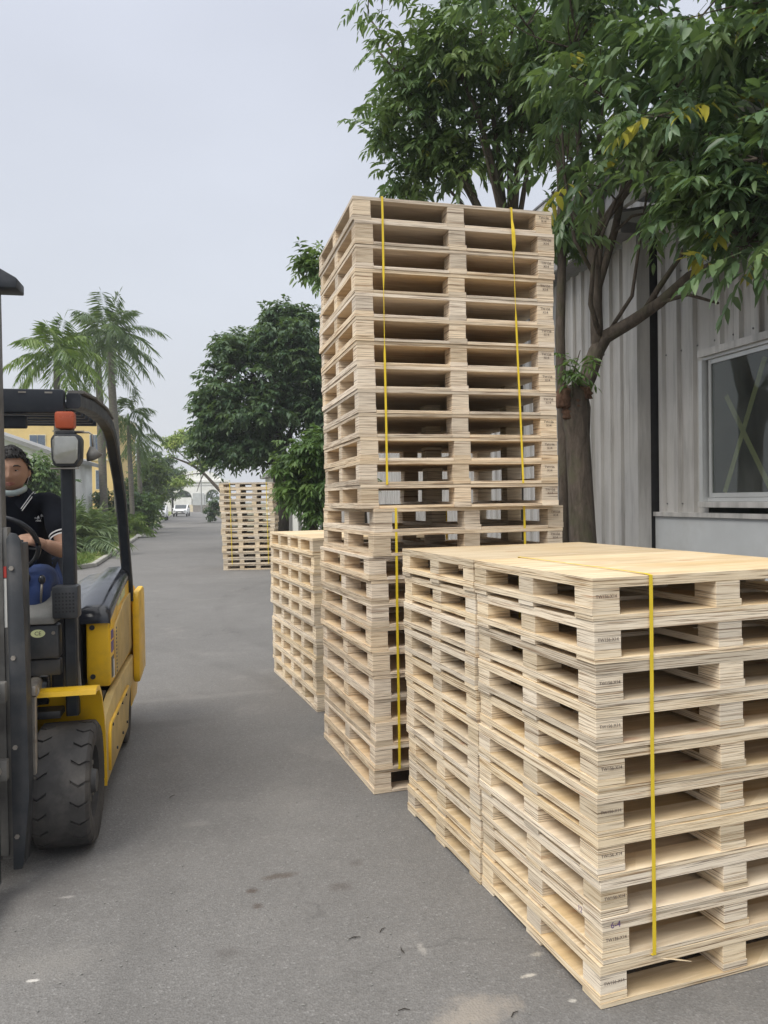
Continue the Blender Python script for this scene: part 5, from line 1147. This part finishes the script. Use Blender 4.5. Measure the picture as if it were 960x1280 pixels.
# three slanted bars and lettering on the chest
ray_y = lambda x, z: .30
LG = Vector((-.335, 0, 1.625))
from mathutils.bvhtree import BVHTree
bv = BVHTree.FromPolygons([v.co.copy() for v in sh.data.vertices], [tuple(p.vertices) for p in sh.data.polygons])
def onshirt(x, z, off=.003):
    hit = bv.ray_cast(Vector((x, -.5, z)), Vector((0, 1, 0)))
    return Vector((x, (hit[0].y if hit[0] is not None else .32)-off, z))
def bars(mb):
    for (x0_, w_, h_) in ((-.026, .011, .010), (-.009, .012, .019), (.008, .013, .029)):
        a_ = [(x0_, 0), (x0_+w_, 0), (x0_+w_*.8, h_*.62), (x0_+w_*.0, h_)] ; sh_ = h_*.0
        q_ = [(x0_, 0), (x0_+w_, 0), (x0_+w_-h_*.48, h_*.9), (x0_-h_*.30+w_*.2, h_*.62)]
        mb.bm.faces.new([mb.bm.verts.new(onshirt(LG.x+x+.01, LG.z+z)) for x, z in q_])
lg = ppart('chest_emblem', 'trim_white', bars, sh, False)
pp = onshirt(LG.x-.001, LG.z-.009, .004); text_mesh('emblem_writing', 'adidas', .0185, 'trim_white', sh, pp, (PI/2, 0, 0))
# trousers and shoes
tr_v = [(-.467, .575, 1.22)]; tr_e = []; tr_r = [(.17, .13)]
for sx in (1, -1):
    b0 = len(tr_v); tr_v += [(-.467+sx*.10, .52, 1.26), (-.467+sx*.135, .30, 1.31), (-.467+sx*.15, .15, 1.29), (-.467+sx*.145, .21, 1.03), (-.467+sx*.14, .27, .80)]
    tr_e += [(0, b0)] + [(b0+i, b0+i+1) for i in range(4)]; tr_r += [(.125, .10), (.115, .088), (.092, .082), .075, .068]
finish(skin('trousers', tr_v, tr_e, tr_r, 'trousers_blue'), 'trousers', 'trousers_blue', PN, PO)
for sx in (1, -1): ppart('shoe', 'car_black', lambda mb: (mb.box((-.467+sx*.14, .22, .70), (.09, .26, .07), None, .03),), PN)


# ------------------------------------------------------------------ small litter on the asphalt
def gpt(x, y): r = ray(x, y); return Vector((0, 0, H)) + r*(-H/r.z)
for i, (x, y, l, a) in enumerate([(443, 1173, .05, 20), (478, 1163, .04, 60), (503, 1188, .045, 110), (505, 1263, .04, 10), (643, 1268, .04, 50), (215, 996, .05, 70)]):
    g = gpt(x, y); mb = MB(); mb.tube([(-l/2, 0, .002), (0, .004, .004), (l/2, -.002, .002)], [.0012, .002, .001], 5); o = mb.build('twig', 'bark_dark')
    o.location = g; o.rotation_euler = (0, 0, R(a)); tag(o, 'tiny dark twig lying on the grey asphalt', 'twig', 'twigs scattered on the asphalt')
rng = np.random.default_rng(12); mb = MB()
for i in range(330):
    x, y = rng.uniform(0, 740), rng.uniform(880, 1290); g = gpt(x, y); s = rng.uniform(.0012, .0038)
    if (g-oA).dot(sA) > -.02 and (g-oA).dot(dA) > -.05: continue
    M = Matrix.Translation(g+Vector((0, 0, s*.4))) @ Matrix.Rotation(rng.uniform(0, 6), 4, 'Z') @ Matrix.Diagonal((s*1.5, s, s*.7, 1)); bmesh.ops.create_icosphere(mb.bm, subdivisions=1, radius=1, matrix=M)
tag(mb.build('gravel', 'dusty_panel'), 'scattered grit and tiny stones on the asphalt', 'gravel', None, 'stuff')

# ------------------------------------------------------------------ light, sky, haze
SUN_EL, SUN_AZ = R(52), R(222)     # azimuth measured from +Y clockwise
w = bpy.data.worlds.new('World'); scene.world = w; w.use_nodes = True; nt = w.node_tree
bg = nt.nodes['Background']; sky = nt.nodes.new('ShaderNodeTexSky'); sky.sky_type = 'NISHITA'; sky.sun_disc = False
sky.sun_elevation = SUN_EL; sky.sun_rotation = SUN_AZ; sky.air_density = 1.5; sky.dust_density = 5; sky.ozone_density = 2
tcw = nt.nodes.new('ShaderNodeTexCoord'); spw = nt.nodes.new('ShaderNodeSeparateXYZ'); nt.links.new(tcw.outputs['Generated'], spw.inputs[0])
cl = ramp(nt, [(0, (6.3, 6.5, 6.95)), (.25, (6.1, 6.4, 7.05)), (.58, (6.1, 6.4, 7.3)), (.75, (12, 12.2, 12.6)), (1, (19, 19, 19))], spw.outputs[2])
cn = noise(nt, coords(nt, (1, 1, 2.2), 'Generated'), 1.6, 4, .5); cl2 = mixc(nt, 1.0, cl.outputs[0], ramp(nt, [(.3, .93), (.7, 1.06)], cn).outputs[0], 'MULTIPLY')
nt.links.new(mixc(nt, .88, sky.outputs[0], cl2), bg.inputs[0]); bg.inputs[1].default_value = .09
sd = bpy.data.lights.new('sun', 'SUN'); sd.energy = 2.0; sd.angle = R(34); sd.color = (1, .95, .86)
so = bpy.data.objects.new('sun', sd); COL.objects.link(so)
sv = Vector((math.sin(SUN_AZ)*math.cos(SUN_EL), math.cos(SUN_AZ)*math.cos(SUN_EL), math.sin(SUN_EL)))
so.rotation_mode = 'QUATERNION'; so.rotation_quaternion = sv.to_track_quat('Z', 'Y'); so.location = (0, 0, 30)

HAZE = .0010
if HAZE:
    mb = MB(); mb.span((-120, -14, -1.1), (60, 215, 16)); hz = mb.build('haze', 'concrete'); tag(hz, 'thin pale haze in the air along the road', 'haze', None, 'stuff')
    m = bpy.data.materials.new('haze_air'); m.use_nodes = True; n_ = m.node_tree; n_.nodes.remove(n_.nodes['Principled BSDF'])
    pv = n_.nodes.new('ShaderNodeVolumePrincipled'); pv.inputs['Color'].default_value = (.86, .90, .96, 1); pv.inputs['Density'].default_value = HAZE; pv.inputs['Anisotropy'].default_value = .3
    n_.links.new(pv.outputs[0], n_.nodes['Material Output'].inputs['Volume']); hz.data.materials.clear(); hz.data.materials.append(m)

vs = scene.view_settings; vs.view_transform = 'Standard'; vs.look = 'None'; vs.exposure = 0.42; vs.gamma = 1.0; vs.use_curve_mapping = False
scene.render.engine = 'CYCLES'; scene.render.resolution_x = 768; scene.render.resolution_y = 1024
scene.cycles.volume_bounces = 1; scene.cycles.max_bounces = 8; scene.cycles.transparent_max_bounces = 16
